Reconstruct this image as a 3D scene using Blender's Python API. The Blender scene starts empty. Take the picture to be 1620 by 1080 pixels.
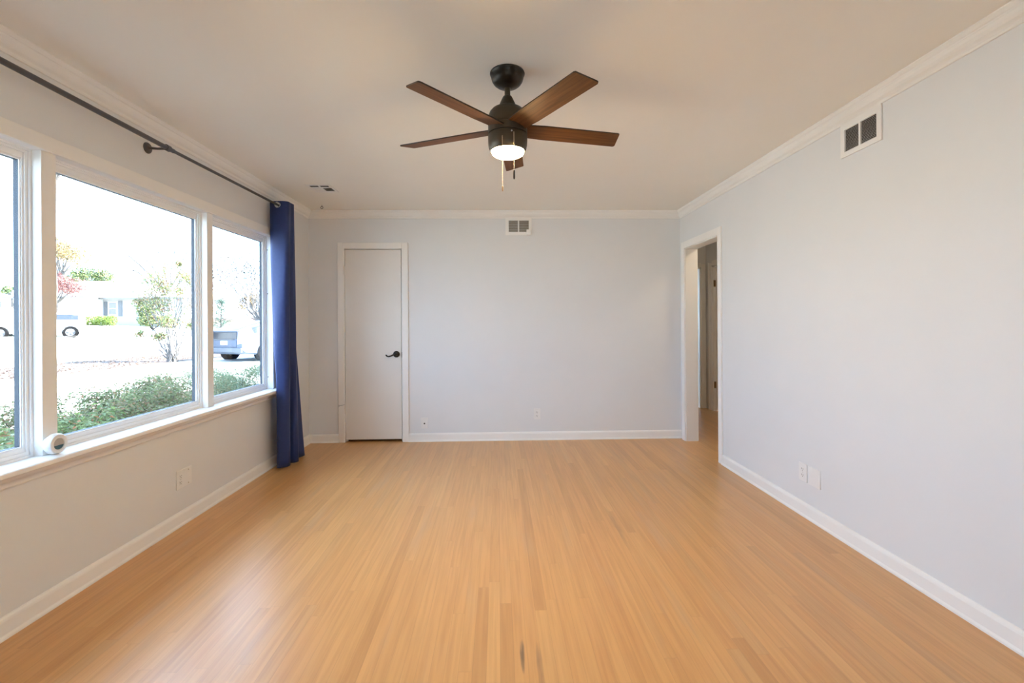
import bpy, bmesh, math, random
from mathutils import Vector, Matrix

# ------------------------------------------------------------------ camera, sky, sun, exposure
S = bpy.context.scene
C = S.collection
S.view_settings.view_transform = 'Standard'
S.view_settings.look = 'None'
S.view_settings.gamma = 1.0
S.view_settings.use_curve_mapping = False
S.view_settings.exposure = 0.70
S.cycles.max_bounces = 14
S.cycles.diffuse_bounces = 8
S.cycles.glossy_bounces = 4
S.cycles.transmission_bounces = 8
S.cycles.transparent_max_bounces = 24
S.cycles.sample_clamp_indirect = 6.0

EYE = 1.257
YAW, ROLL = 0.029, -0.0062
cam_data = bpy.data.cameras.new('camera')
cam = bpy.data.objects.new('camera', cam_data)
C.objects.link(cam)
fw = Vector((math.sin(YAW), math.cos(YAW), 0)); r0 = Vector((math.cos(YAW), -math.sin(YAW), 0)); u0 = Vector((0, 0, 1))
rr = r0 * math.cos(ROLL) + u0 * math.sin(ROLL); uu = u0 * math.cos(ROLL) - r0 * math.sin(ROLL)
cam.matrix_world = Matrix(((rr.x, uu.x, -fw.x, 0), (rr.y, uu.y, -fw.y, 0), (rr.z, uu.z, -fw.z, EYE), (0, 0, 0, 1)))
cam_data.sensor_width = 36.0
cam_data.lens = 745.95 / 1620 * 36
cam_data.shift_y = -30.5 / 1620
cam_data.clip_start = 0.02; cam_data.clip_end = 500
S.camera = cam

SKY = 4.6
world = bpy.data.worlds.new('overcast_sky'); S.world = world; world.use_nodes = True
bg = world.node_tree.nodes['Background']
bg.inputs['Color'].default_value = (0.66, 1.0, 1.46, 1); bg.inputs['Strength'].default_value = SKY

sun_d = bpy.data.lights.new('sun', 'SUN'); sun_d.energy = 31.0; sun_d.angle = 0.01; sun_d.color = (1.0, 0.97, 0.90)
sun = bpy.data.objects.new('sun', sun_d); C.objects.link(sun)
sun.rotation_euler = Vector((-0.78, -0.12, -0.62)).to_track_quat('-Z', 'Y').to_euler()

# ------------------------------------------------------------------ room size
XL, XR, YB, YF, H = -1.997, 1.965, 5.026, -1.8, 2.44
TW = 0.085                     # outer wall thickness
TI = 0.114                     # inner wall thickness
R = random.Random(7)

# ------------------------------------------------------------------ materials
def mat(name, col, rough=0.5, metal=0.0, **kw):
    m = bpy.data.materials.new(name); m.use_nodes = True
    b = m.node_tree.nodes['Principled BSDF']
    b.inputs['Base Color'].default_value = (*col, 1)
    b.inputs['Roughness'].default_value = rough
    b.inputs['Metallic'].default_value = metal
    for k, v in kw.items():
        b.inputs[k].default_value = v
    return m

def noise_mat(name, c1, c2, scale=5.0, rough=0.6, bump=0.0, bscale=None, detail=4.0, stretch=(1, 1, 1), **kw):
    m = mat(name, c1, rough, **kw); nt = m.node_tree; N = nt.nodes; L = nt.links
    b = N['Principled BSDF']
    tc = N.new('ShaderNodeTexCoord'); mp = N.new('ShaderNodeMapping'); mp.inputs['Scale'].default_value = stretch
    L.new(tc.outputs['Object'], mp.inputs['Vector'])
    n = N.new('ShaderNodeTexNoise'); n.inputs['Scale'].default_value = scale; n.inputs['Detail'].default_value = detail
    L.new(mp.outputs['Vector'], n.inputs['Vector'])
    cr = N.new('ShaderNodeValToRGB'); e = cr.color_ramp.elements
    e[0].position = 0.3; e[0].color = (*c1, 1); e[1].position = 0.7; e[1].color = (*c2, 1)
    L.new(n.outputs['Fac'], cr.inputs['Fac']); L.new(cr.outputs['Color'], b.inputs['Base Color'])
    if bump:
        n2 = N.new('ShaderNodeTexNoise'); n2.inputs['Scale'].default_value = bscale or scale * 8; n2.inputs['Detail'].default_value = 3
        L.new(mp.outputs['Vector'], n2.inputs['Vector'])
        bp = N.new('ShaderNodeBump'); bp.inputs['Strength'].default_value = bump; bp.inputs['Distance'].default_value = 0.002
        L.new(n2.outputs['Fac'], bp.inputs['Height']); L.new(bp.outputs['Normal'], b.inputs['Normal'])
    return m

def island_mat(name, cols, rough=0.6, sheen=0.0, trans=0.0):
    """each leaf (mesh island) takes its own colour"""
    m = mat(name, cols[0], rough, 0.0, **{'Specular IOR Level': 0.15}); nt = m.node_tree; N = nt.nodes; L = nt.links
    b = N['Principled BSDF']; g = N.new('ShaderNodeNewGeometry'); cr = N.new('ShaderNodeValToRGB')
    cr.color_ramp.interpolation = 'CONSTANT'
    el = cr.color_ramp.elements
    for i, c in enumerate(cols):
        e = el[i] if i < 2 else el.new(i / len(cols))
        e.position = i / len(cols); e.color = (*c, 1)
    L.new(g.outputs['Random Per Island'], cr.inputs['Fac']); L.new(cr.outputs['Color'], b.inputs['Base Color'])
    if trans:
        t = N.new('ShaderNodeBsdfTranslucent'); mx = N.new('ShaderNodeMixShader'); mx.inputs[0].default_value = trans
        L.new(cr.outputs['Color'], t.inputs['Color']); L.new(b.outputs[0], mx.inputs[1]); L.new(t.outputs[0], mx.inputs[2])
        L.new(mx.outputs[0], N['Material Output'].inputs['Surface'])
    return m

def floor_mat(name):
    m = mat(name, (0.6, 0.4, 0.2), 0.4, 0.0, **{'Specular IOR Level': 0.7}); nt = m.node_tree; N = nt.nodes; L = nt.links
    b = N['Principled BSDF']
    def math_(op, a, bv=None, cv=None):
        n = N.new('ShaderNodeMath'); n.operation = op
        for i, v in enumerate((a, bv, cv)):
            if v is None: continue
            if isinstance(v, (int, float)): n.inputs[i].default_value = v
            else: L.new(v, n.inputs[i])
        return n.outputs[0]
    tc = N.new('ShaderNodeTexCoord'); sp = N.new('ShaderNodeSeparateXYZ'); L.new(tc.outputs['Object'], sp.inputs[0])
    x, y = sp.outputs[0], sp.outputs[1]
    W = 0.0508
    xs = math_('DIVIDE', x, W); row = math_('FLOOR', xs); fx = math_('FRACT', xs)
    wn = N.new('ShaderNodeTexWhiteNoise'); wn.noise_dimensions = '1D'; L.new(row, wn.inputs['W'])
    ln = math_('MULTIPLY_ADD', wn.outputs['Value'], 1.1, 1.1)          # board length of this row
    yo = math_('MULTIPLY_ADD', wn.outputs['Value'], 17.3, y)
    ys = math_('DIVIDE', yo, ln); colm = math_('FLOOR', ys); fy = math_('FRACT', ys)
    cb = N.new('ShaderNodeCombineXYZ'); L.new(row, cb.inputs[0]); L.new(colm, cb.inputs[1])
    wn2 = N.new('ShaderNodeTexWhiteNoise'); wn2.noise_dimensions = '2D'; L.new(cb.outputs[0], wn2.inputs['Vector'])
    cr = N.new('ShaderNodeValToRGB'); el = cr.color_ramp.elements
    tones = [(0.0, (0.575, 0.305, 0.111)), (0.08, (0.621, 0.334, 0.124)), (0.30, (0.668, 0.368, 0.137)), (0.52, (0.645, 0.344, 0.129)),
             (0.72, (0.689, 0.393, 0.151)), (0.90, (0.633, 0.334, 0.123)), (1.0, (0.610, 0.349, 0.142))]
    for i, (p, c) in enumerate(tones):
        e = el[i] if i < 2 else el.new(p)
        e.position = p; e.color = (*c, 1)
    L.new(wn2.outputs['Value'], cr.inputs['Fac'])
    # grain along the boards
    mp = N.new('ShaderNodeMapping'); mp.inputs['Scale'].default_value = (60, 2.2, 1); L.new(tc.outputs['Object'], mp.inputs['Vector'])
    ad = N.new('ShaderNodeVectorMath'); ad.operation = 'ADD'; L.new(mp.outputs[0], ad.inputs[0])
    sc = N.new('ShaderNodeVectorMath'); sc.operation = 'SCALE'; sc.inputs['Scale'].default_value = 31.0; L.new(wn2.outputs['Color'], sc.inputs[0]); L.new(sc.outputs[0], ad.inputs[1])
    gn = N.new('ShaderNodeTexNoise'); gn.inputs['Scale'].default_value = 1.0; gn.inputs['Detail'].default_value = 5; L.new(ad.outputs[0], gn.inputs['Vector'])
    mix1 = N.new('ShaderNodeMix'); mix1.data_type = 'RGBA'; mix1.blend_type = 'MULTIPLY'
    gr = N.new('ShaderNodeValToRGB'); gr.color_ramp.elements[0].position = 0.3; gr.color_ramp.elements[0].color = (0.86, 0.82, 0.78, 1)
    gr.color_ramp.elements[1].position = 0.62; gr.color_ramp.elements[1].color = (1, 1, 1, 1)
    L.new(gn.outputs['Fac'], gr.inputs['Fac']); mix1.inputs[0].default_value = 1.0
    L.new(cr.outputs['Color'], mix1.inputs[6]); L.new(gr.outputs['Color'], mix1.inputs[7])
    # worn greyish and dark streaks that run with the boards
    mp2 = N.new('ShaderNodeMapping'); mp2.inputs['Scale'].default_value = (7, 0.9, 1); L.new(tc.outputs['Object'], mp2.inputs['Vector'])
    sn = N.new('ShaderNodeTexNoise'); sn.inputs['Scale'].default_value = 1.3; sn.inputs['Detail'].default_value = 3; L.new(mp2.outputs[0], sn.inputs['Vector'])
    sr = N.new('ShaderNodeValToRGB'); sr.color_ramp.elements[0].position = 0.58; sr.color_ramp.elements[0].color = (0, 0, 0, 1)
    sr.color_ramp.elements[1].position = 0.8; sr.color_ramp.elements[1].color = (0.55, 0.55, 0.55, 1); L.new(sn.outputs['Fac'], sr.inputs['Fac'])
    mix2 = N.new('ShaderNodeMix'); mix2.data_type = 'RGBA'; L.new(sr.outputs['Color'], mix2.inputs[0])
    L.new(mix1.outputs[2], mix2.inputs[6]); mix2.inputs[7].default_value = (0.50, 0.33, 0.19, 1)
    # a dark water stain near the camera
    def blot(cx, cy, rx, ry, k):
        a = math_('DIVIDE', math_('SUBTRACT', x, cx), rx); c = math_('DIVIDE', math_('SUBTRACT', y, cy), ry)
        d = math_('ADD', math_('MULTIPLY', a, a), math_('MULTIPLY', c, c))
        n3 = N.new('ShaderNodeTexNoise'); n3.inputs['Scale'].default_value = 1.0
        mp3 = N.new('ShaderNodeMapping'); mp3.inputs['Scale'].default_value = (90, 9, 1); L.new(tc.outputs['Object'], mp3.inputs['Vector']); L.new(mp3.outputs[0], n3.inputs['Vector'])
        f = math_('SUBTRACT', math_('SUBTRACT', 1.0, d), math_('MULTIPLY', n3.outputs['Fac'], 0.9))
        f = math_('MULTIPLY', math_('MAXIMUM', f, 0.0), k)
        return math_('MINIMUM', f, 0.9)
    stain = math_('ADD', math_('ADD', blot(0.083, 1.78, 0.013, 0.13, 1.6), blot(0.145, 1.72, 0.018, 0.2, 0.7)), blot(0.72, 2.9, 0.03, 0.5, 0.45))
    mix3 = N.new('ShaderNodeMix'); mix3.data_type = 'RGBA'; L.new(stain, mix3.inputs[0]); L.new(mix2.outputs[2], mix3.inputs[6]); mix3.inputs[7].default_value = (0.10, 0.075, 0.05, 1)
    # seams
    sx = math_('MINIMUM', fx, math_('SUBTRACT', 1.0, fx)); sx = math_('LESS_THAN', sx, 0.016)
    sy = math_('LESS_THAN', math_('MULTIPLY', math_('MINIMUM', fy, math_('SUBTRACT', 1.0, fy)), ln), 0.0009)
    seam = math_('MAXIMUM', sx, sy)
    mix4 = N.new('ShaderNodeMix'); mix4.data_type = 'RGBA'; L.new(math_('MULTIPLY', seam, 0.24), mix4.inputs[0]); L.new(mix3.outputs[2], mix4.inputs[6]); mix4.inputs[7].default_value = (0.24, 0.13, 0.05, 1)
    L.new(mix4.outputs[2], b.inputs['Base Color'])
    rg = math_('MULTIPLY_ADD', gn.outputs['Fac'], 0.08, 0.285); L.new(rg, b.inputs['Roughness'])
    bp = N.new('ShaderNodeBump'); bp.inputs['Strength'].default_value = 0.25; bp.inputs['Distance'].default_value = 0.0006
    tilt = math_('ADD', math_('MULTIPLY', seam, -1.0), math_('MULTIPLY', gn.outputs['Fac'], 0.25)); L.new(tilt, bp.inputs['Height']); L.new(bp.outputs['Normal'], b.inputs['Normal'])
    return m

def wood_blade_mat(name):
    m = mat(name, (0.2, 0.1, 0.04), 0.55, 0.0, **{'Specular IOR Level': 0.25}); nt = m.node_tree; N = nt.nodes; L = nt.links; b = N['Principled BSDF']
    tc = N.new('ShaderNodeTexCoord'); mp = N.new('ShaderNodeMapping'); mp.inputs['Scale'].default_value = (3, 55, 20)
    L.new(tc.outputs['Object'], mp.inputs['Vector'])
    n = N.new('ShaderNodeTexNoise'); n.inputs['Scale'].default_value = 1.2; n.inputs['Detail'].default_value = 6; L.new(mp.outputs[0], n.inputs['Vector'])
    cr = N.new('ShaderNodeValToRGB'); cr.color_ramp.elements[0].position = 0.3; cr.color_ramp.elements[0].color = (0.075, 0.030, 0.010, 1)
    cr.color_ramp.elements[1].position = 0.75; cr.color_ramp.elements[1].color = (0.18, 0.078, 0.026, 1)
    L.new(n.outputs['Fac'], cr.inputs['Fac']); L.new(cr.outputs['Color'], b.inputs['Base Color'])
    return m

def glass_mat(name, tint=(1, 1, 1), fac=0.06):
    m = bpy.data.materials.new(name); m.use_nodes = True; nt = m.node_tree; N = nt.nodes; L = nt.links
    N.remove(N['Principled BSDF'])
    t = N.new('ShaderNodeBsdfTransparent'); t.inputs[0].default_value = (*tint, 1)
    g = N.new('ShaderNodeBsdfGlossy'); g.inputs['Roughness'].default_value = 0.0
    lw = N.new('ShaderNodeLayerWeight'); lw.inputs['Blend'].default_value = 0.5
    pw = N.new('ShaderNodeMath'); pw.operation = 'POWER'; L.new(lw.outputs['Facing'], pw.inputs[0]); pw.inputs[1].default_value = 5.0
    fr = N.new('ShaderNodeMath'); fr.operation = 'MULTIPLY_ADD'; L.new(pw.outputs[0], fr.inputs[0]); fr.inputs[1].default_value = 0.7; fr.inputs[2].default_value = 0.025
    mx = N.new('ShaderNodeMixShader'); L.new(fr.outputs[0], mx.inputs[0]); L.new(t.outputs[0], mx.inputs[1]); L.new(g.outputs[0], mx.inputs[2])
    L.new(mx.outputs[0], N['Material Output'].inputs['Surface'])
    return m

def emit_mat(name, col, strength):
    m = mat(name, (0.9, 0.88, 0.82), 0.4); b = m.node_tree.nodes['Principled BSDF']
    b.inputs['Emission Color'].default_value = (*col, 1); b.inputs['Emission Strength'].default_value = strength
    return m

M = {}
M['wall'] = noise_mat('wall_paint', (0.735, 0.742, 0.745), (0.750, 0.757, 0.760), 3.0, 0.55, bump=0.06, bscale=260)
M['ceil'] = noise_mat('ceiling_paint', (0.885, 0.865, 0.80), (0.895, 0.875, 0.81), 3.0, 0.75, bump=0.06, bscale=220)
M['trim'] = noise_mat('white_trim_paint', (0.845, 0.83, 0.80), (0.86, 0.845, 0.815), 4.0, 0.5)
M['vinyl'] = noise_mat('white_vinyl', (0.86, 0.865, 0.87), (0.875, 0.88, 0.885), 4.0, 0.55)
M['door'] = noise_mat('door_paint', (0.785, 0.755, 0.705), (0.80, 0.77, 0.72), 4.0, 0.42)
M['floor'] = floor_mat('oak_strip_floor')
M['spacer'] = noise_mat('dark_blue_spacer', (0.022, 0.030, 0.042), (0.028, 0.038, 0.052), 10, 0.6)
M['glass'] = glass_mat('window_glass')
M['bronze'] = noise_mat('oil_rubbed_bronze', (0.022, 0.017, 0.013), (0.032, 0.024, 0.017), 30, 0.38, metal=0.55)
M['fanmetal'] = noise_mat('bronze_fan_metal', (0.070, 0.055, 0.036), (0.082, 0.064, 0.043), 20, 0.40, metal=0.5)
M['blade'] = wood_blade_mat('walnut_blade')
M['edge'] = noise_mat('dark_blade_edge', (0.018, 0.011, 0.008), (0.026, 0.016, 0.011), 20, 0.5)
M['bowl'] = emit_mat('lit_frosted_glass', (1.0, 0.72, 0.36), 210.0)
M['chain'] = noise_mat('pale_chain', (0.62, 0.50, 0.36), (0.7, 0.58, 0.42), 60, 0.35, metal=0.5)
M['fob'] = noise_mat('tan_wood_fob', (0.52, 0.34, 0.18), (0.6, 0.4, 0.22), 60, 0.5)
M['rod'] = noise_mat('dark_grey_rod', (0.085, 0.080, 0.085), (0.10, 0.095, 0.10), 30, 0.4, metal=0.5)
M['steel'] = noise_mat('brushed_steel', (0.55, 0.55, 0.56), (0.62, 0.62, 0.63), 60, 0.28, metal=0.9)
M['plate'] = noise_mat('white_plastic', (0.80, 0.79, 0.77), (0.82, 0.81, 0.79), 30, 0.35)
M['slot'] = noise_mat('black_slot', (0.01, 0.01, 0.01), (0.02, 0.02, 0.02), 30, 0.6)
M['duct'] = noise_mat('dark_duct', (0.035, 0.030, 0.026), (0.05, 0.042, 0.035), 12, 0.8)  # dark colour stands in for the shade behind the vent openings
M['ductbrown'] = noise_mat('brown_dusty_filter', (0.20, 0.145, 0.095), (0.12, 0.115, 0.10), 90, 0.9)
M['brass'] = noise_mat('aged_brass', (0.20, 0.12, 0.05), (0.26, 0.16, 0.07), 40, 0.4, metal=0.7)
M['teal'] = noise_mat('teal_screen', (0.045, 0.12, 0.17), (0.055, 0.14, 0.19), 20, 0.25)

def curtain_mat():
    m = noise_mat('navy_blue_curtain', (0.014, 0.030, 0.125), (0.018, 0.036, 0.14), 40, 0.5, bump=0.15, bscale=900)
    b = m.node_tree.nodes['Principled BSDF']
    b.inputs['Sheen Weight'].default_value = 0.05; b.inputs['Sheen Roughness'].default_value = 0.4
    b.inputs['Sheen Tint'].default_value = (0.6, 0.68, 1.0, 1)
    b.inputs['Specular IOR Level'].default_value = 0.4
    return m
M['curtain'] = curtain_mat()

# ------------------------------------------------------------------ mesh helpers
class MB:
    def __init__(self): self.bm = bmesh.new()
    def box(self, x0, x1, y0, y1, z0, z1, bev=0.0):
        b = bmesh.new() if bev else self.bm
        v = [b.verts.new((x, y, z)) for x in (x0, x1) for y in (y0, y1) for z in (z0, z1)]
        for f in ((0, 1, 3, 2), (4, 6, 7, 5), (0, 4, 5, 1), (2, 3, 7, 6), (0, 2, 6, 4), (1, 5, 7, 3)):
            b.faces.new([v[i] for i in f])
        if bev:
            bmesh.ops.recalc_face_normals(b, faces=b.faces)
            bmesh.ops.bevel(b, geom=b.edges[:], offset=bev, segments=2, affect='EDGES', profile=0.5)
            self.join(b)
        return self
    def join(self, b, M4=None):
        if M4 is not None: b.transform(M4)
        me = bpy.data.meshes.new('tmp'); b.to_mesh(me); b.free(); self.bm.from_mesh(me); bpy.data.meshes.remove(me)
    def tube(self, pts, rad, n=10, caps=True):
        pts = [Vector(p) for p in pts]
        rads = rad if isinstance(rad, (list, tuple)) else [rad] * len(pts)
        rings = []; up = None
        for i, p in enumerate(pts):
            d = (pts[min(i + 1, len(pts) - 1)] - pts[max(i - 1, 0)]).normalized()
            if up is None: up = Vector((0, 0, 1)) if abs(d.z) < 0.9 else Vector((1, 0, 0))
            a = d.cross(up).normalized(); b2 = a.cross(d).normalized(); up = b2
            rings.append([self.bm.verts.new(p + (a * math.cos(2 * math.pi * k / n) + b2 * math.sin(2 * math.pi * k / n)) * rads[i]) for k in range(n)])
        for q, s in zip(rings, rings[1:]):
            for k in range(n): self.bm.faces.new((q[k], q[(k + 1) % n], s[(k + 1) % n], s[k]))
        if caps:
            self.bm.faces.new(rings[0][::-1]); self.bm.faces.new(rings[-1])
        return self
    def lathe(self, prof, n=32, mat4=None, caps=True):
        b = bmesh.new(); rings = []
        for r, z in prof:
            if r < 1e-6: rings.append([b.verts.new((0, 0, z))])
            else: rings.append([b.verts.new((r * math.cos(2 * math.pi * k / n), r * math.sin(2 * math.pi * k / n), z)) for k in range(n)])
        for q, s in zip(rings, rings[1:]):
            for k in range(n):
                k2 = (k + 1) % n
                if len(q) == 1 and len(s) == 1: continue
                if len(q) == 1: b.faces.new((q[0], s[k], s[k2]))
                elif len(s) == 1: b.faces.new((q[k], q[k2], s[0]))
                else: b.faces.new((q[k], q[k2], s[k2], s[k]))
        if caps:
            for rg in (rings[0], rings[-1]):
                if len(rg) > 1: b.faces.new(rg)
        self.join(b, mat4)
        return self
    def prism(self, poly, axis, a0, a1, mit0=None, mit1=None):
        """poly of (u, v); axis 'x','y','z' is the extrusion direction; mit* shift each end by a multiple of u"""
        def P(u, v, a):
            return {'x': (a, u, v), 'y': (u, a, v), 'z': (u, v, a)}[axis]
        v0 = [self.bm.verts.new(P(u, v, a0 + (mit0(u) if mit0 else 0))) for u, v in poly]
        v1 = [self.bm.verts.new(P(u, v, a1 + (mit1(u) if mit1 else 0))) for u, v in poly]
        n = len(poly)
        for i in range(n): self.bm.faces.new((v0[i], v0[(i + 1) % n], v1[(i + 1) % n], v1[i]))
        self.bm.faces.new(v0[::-1]); self.bm.faces.new(v1)
        return self
    def quad(self, *ps):
        self.bm.faces.new([self.bm.verts.new(p) for p in ps]); return self
    def build(self, name, m, parent=None, smooth=False, angle=40):
        bmesh.ops.recalc_face_normals(self.bm, faces=self.bm.faces)
        me = bpy.data.meshes.new(name); self.bm.to_mesh(me); self.bm.free()
        o = bpy.data.objects.new(name, me); C.objects.link(o)
        for k in (m if isinstance(m, (list, tuple)) else [m]): me.materials.append(k)
        if smooth:
            for p in me.polygons: p.use_smooth = True
            me.set_sharp_from_angle(angle=math.radians(angle))
        if parent is not None: o.parent = parent
        return o

def tag(o, label=None, cat=None, group=None, kind=None):
    if label: o['label'] = label
    if cat: o['category'] = cat
    if group: o['group'] = group
    if kind: o['kind'] = kind
    return o

def empty(name, loc, rz=0.0):
    o = bpy.data.objects.new(name, None); C.objects.link(o); o.location = loc; o.rotation_euler = (0, 0, rz); o.empty_display_size = 0.1
    return o

def structure(o, label, cat): return tag(o, label, cat, None, 'structure')

def ring_frame(mb, y0, y1, z0, z1, wl, wr, wb, wt, x0, x1):
    """rectangular frame in the YZ plane with inset widths, from x0 to x1"""
    a = [(y0, z0), (y1, z0), (y1, z1), (y0, z1)]; i = [(y0 + wl, z0 + wb), (y1 - wr, z0 + wb), (y1 - wr, z1 - wt), (y0 + wl, z1 - wt)]
    V = lambda p, x: mb.bm.verts.new((x, p[0], p[1]))
    A0 = [V(p, x0) for p in a]; A1 = [V(p, x1) for p in a]; I0 = [V(p, x0) for p in i]; I1 = [V(p, x1) for p in i]
    for k in range(4):
        j = (k + 1) % 4
        for q in ((A0[k], A0[j], I0[j], I0[k]), (A1[k], A1[j], I1[j], I1[k]), (A0[k], A0[j], A1[j], A1[k]), (I0[k], I0[j], I1[j], I1[k])):
            mb.bm.faces.new(q)
    return mb

# ------------------------------------------------------------------ room shell
HX1, HY0, HY1 = 3.006, 2.9, 6.738          # hall beyond the doorway
structure(MB().box(XL - TW, HX1 + 0.1, YF - TW, HY1 + 0.1, -0.12, 0.0).build('floor', M['floor']), 'light oak strip wood floor running toward the closet wall', 'floor')
structure(MB().box(XL - TW, XR + TI, YF - TW, YB + TI, H, H + 0.08).build('ceiling', M['ceil']), 'flat painted ceiling around the ceiling fan', 'ceiling')

WY0, WY1, WZ0, WZ1 = 1.273, 4.204, 0.655, 2.023   # opening of the triple window
w = MB()
w.box(XL - TW, XL, YF - TW, WY0, 0, H).box(XL - TW, XL, WY1, YB + TI, 0, H).box(XL - TW, XL, WY0, WY1, 0, WZ0).box(XL - TW, XL, WY0, WY1, WZ1, H)
structure(w.build('wall_left', M['wall']), 'pale grey wall around the wide front window', 'wall')
DY0, DY1, DZ = 4.14, 4.891, 2.02             # doorway
w = MB()
w.box(XR, XR + TI, YF - TW, DY0, 0, H).box(XR, XR + TI, DY1, YB + TI, 0, H).box(XR, XR + TI, DY0, DY1, DZ, H)
structure(w.build('wall_right', M['wall']), 'long plain pale wall with the hall doorway at its far end', 'wall')
CX0, CX1, CZ = -1.628, -1.012, 2.046         # closet door opening
w = MB()
w.box(XL, CX0, YB, YB + TI, 0, H).box(CX1, XR, YB, YB + TI, 0, H).box(CX0, CX1, YB, YB + TI, CZ, H)
structure(w.build('wall_back', M['wall']), 'pale grey far wall with the white closet door', 'wall')
RX0, RX1, RZ0, RZ1 = -0.2, 0.5, 0.75, 2.1
w = MB()
w.box(XL, RX0, YF - TW, YF, 0, H).box(RX1, XR, YF - TW, YF, 0, H).box(RX0, RX1, YF - TW, YF, 0, RZ0).box(RX0, RX1, YF - TW, YF, RZ1, H)
structure(w.build('wall_rear', M['wall']), 'wall at the other end of the room with its own window', 'wall')
w = MB()
w.box(CX0 - 0.3, CX0 - 0.22, YB + TI, YB + 0.75, 0, H).box(CX1 + 0.22, CX1 + 0.3, YB + TI, YB + 0.75, 0, H).box(CX0 - 0.3, CX1 + 0.3, YB + 0.75, YB + 0.83, 0, H).box(CX0 - 0.3, CX1 + 0.3, YB + TI, YB + 0.83, H, H + 0.08)
structure(w.build('wall_closet', M['wall']), 'inside of the closet behind the white door', 'wall')
w = MB()
w.box(XR + TI, HX1 + 0.1, HY0 - 0.1, HY0, 0, H).box(HX1, HX1 + 0.1, HY0, 5.74, 0, H).box(HX1, HX1 + 0.1, 6.52, HY1, 0, H).box(HX1, HX1 + 0.1, 5.74, 6.52, 2.03, H)
w.box(2.93, HX1 + 0.1, HY1, HY1 + 0.1, 0, H).box(XR, 2.15, HY1, HY1 + 0.1, 0, H).box(2.15, 2.93, HY1, HY1 + 0.1, 2.03, H).box(XR, XR + TI, YB + TI, HY1, 0, H)
w2 = MB().box(1.6, 1.7, HY1 + .1, 9.0, 0, H).box(3.5, 3.6, HY1 + .1, 9.0, 0, H).box(1.6, 3.6, 9.0, 9.1, 0, .8).box(1.6, 3.6, 9.0, 9.1, 2.1, H).box(1.6, 1.9, 9.0, 9.1, .8, 2.1).box(3.3, 3.6, 9.0, 9.1, .8, 2.1).box(1.6, XR, HY1, HY1 + .1, 0, H).box(HX1 + .1, 3.6, HY1, HY1 + .1, 0, H)
w2.box(1.6, 3.6, HY1 + .1, 9.1, H, H + .08).box(1.6, 3.6, HY1 + .1, 9.1, -.12, 0)
structure(w2.build('wall_bedroom', M['wall']), 'bright room beyond the door at the end of the hall', 'wall')
structure(w.build('wall_hall', M['wall']), 'dim hall walls seen through the doorway', 'wall')
hl = tag(empty('hall_lamp', (2.55, 4.3, H)), 'round flush ceiling lamp in the dim hall beyond the doorway', 'ceiling lamp')  # unseen lamp, added to bring light into the hall
MB().lathe([(0, 0), (.12, 0), (.12, -.018), (.11, -.022), (0, -.022)], 28).build('lamp_base', M['steel'], hl, True)
MB().lathe([(.105, -.023), (.10, -.05), (.07, -.075), (.03, -.085), (0, -.087)], 28, caps=False).build('lamp_shade', emit_mat('hall_lamp_glass', (1.0, 0.82, 0.58), 32.0), hl, True)
structure(MB().box(XR + TI, HX1 + 0.1, HY0 - 0.1, HY1 + 0.1, H, H + 0.08).build('ceiling_hall', M['ceil']), 'ceiling of the dim hall beyond the doorway', 'ceiling')
rf = MB()
rf.prism([(XL - TW - 0.62, 2.56), (4.2, 2.56), (4.2, 2.62), (0.6, 4.0), (XL - TW - 0.62, 2.66)], 'y', YF - 0.7, 9.7)
structure(rf.build('roof', noise_mat('grey_shingles', (0.12, 0.11, 0.10), (0.2, 0.18, 0.17), 20, 0.9)), 'roof over the house', 'roof')

# rooms behind the hall doors stay dark: each closed by its own door slab (below)

# baseboards
BBP = [(0, 0), (0.022, 0), (0.022, 0.008), (0.0155, 0.018), (0.0150, 0.070), (0.012, 0.079), (0.006, 0.086), (0, 0.088)]
def bb(name, label, axis, fixed, sgn, a0, a1):
    poly = [(fixed + sgn * u, v) for u, v in BBP]
    structure(MB().prism(poly, axis, a0, a1).build(name, M['trim']), label, 'baseboard')
bb('baseboard_left', 'white baseboard under the front window', 'y', XL, 1, YF, YB)
bb('baseboard_right', 'white baseboard along the long plain wall', 'y', XR, -1, YF, 4.078)
bb('baseboard_back', 'white baseboard between closet door and hall doorway', 'x', YB, -1, -0.954, XR)
bb('baseboard_corner', 'short white baseboard between blue curtain and closet door', 'x', YB, -1, XL, -1.688)
bb('baseboard_rear', 'baseboard at the other end of the room', 'x', YF, 1, XL, XR)
bb('baseboard_hall', 'baseboard on the hall wall', 'y', HX1, -1, HY0, 5.66)

# crown moulding, mitred at the corners
CRP = [(0, 0), (0.052, 0), (0.052, 0.006), (0.047, 0.012), (0.043, 0.018), (0.038, 0.021), (0.036, 0.026), (0.037, 0.029), (0.033, 0.042), (0.025, 0.054), (0.014, 0.062), (0.011, 0.066), (0.011, 0.070), (0.007, 0.078), (0, 0.079)]
def crown(name, label, axis, fixed, sgn, a0, a1):
    poly = [(fixed + sgn * u, H - v) for u, v in CRP]
    f0 = lambda q: abs(q - fixed); f1 = lambda q: -abs(q - fixed)
    structure(MB().prism(poly, axis, a0, a1, f0, f1).build(name, M['trim']), label, 'crown moulding')
crown('trim_1', 'white crown moulding above the front window wall', 'y', XL, 1, YF, YB)
crown('trim_2', 'white crown moulding above the long plain wall', 'y', XR, -1, YF, YB)
crown('trim_3', 'white crown moulding above the closet wall', 'x', YB, -1, XL, XR)
crown('trim_4', 'crown moulding at the other end of the room', 'x', YF, 1, XL, XR)

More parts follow.
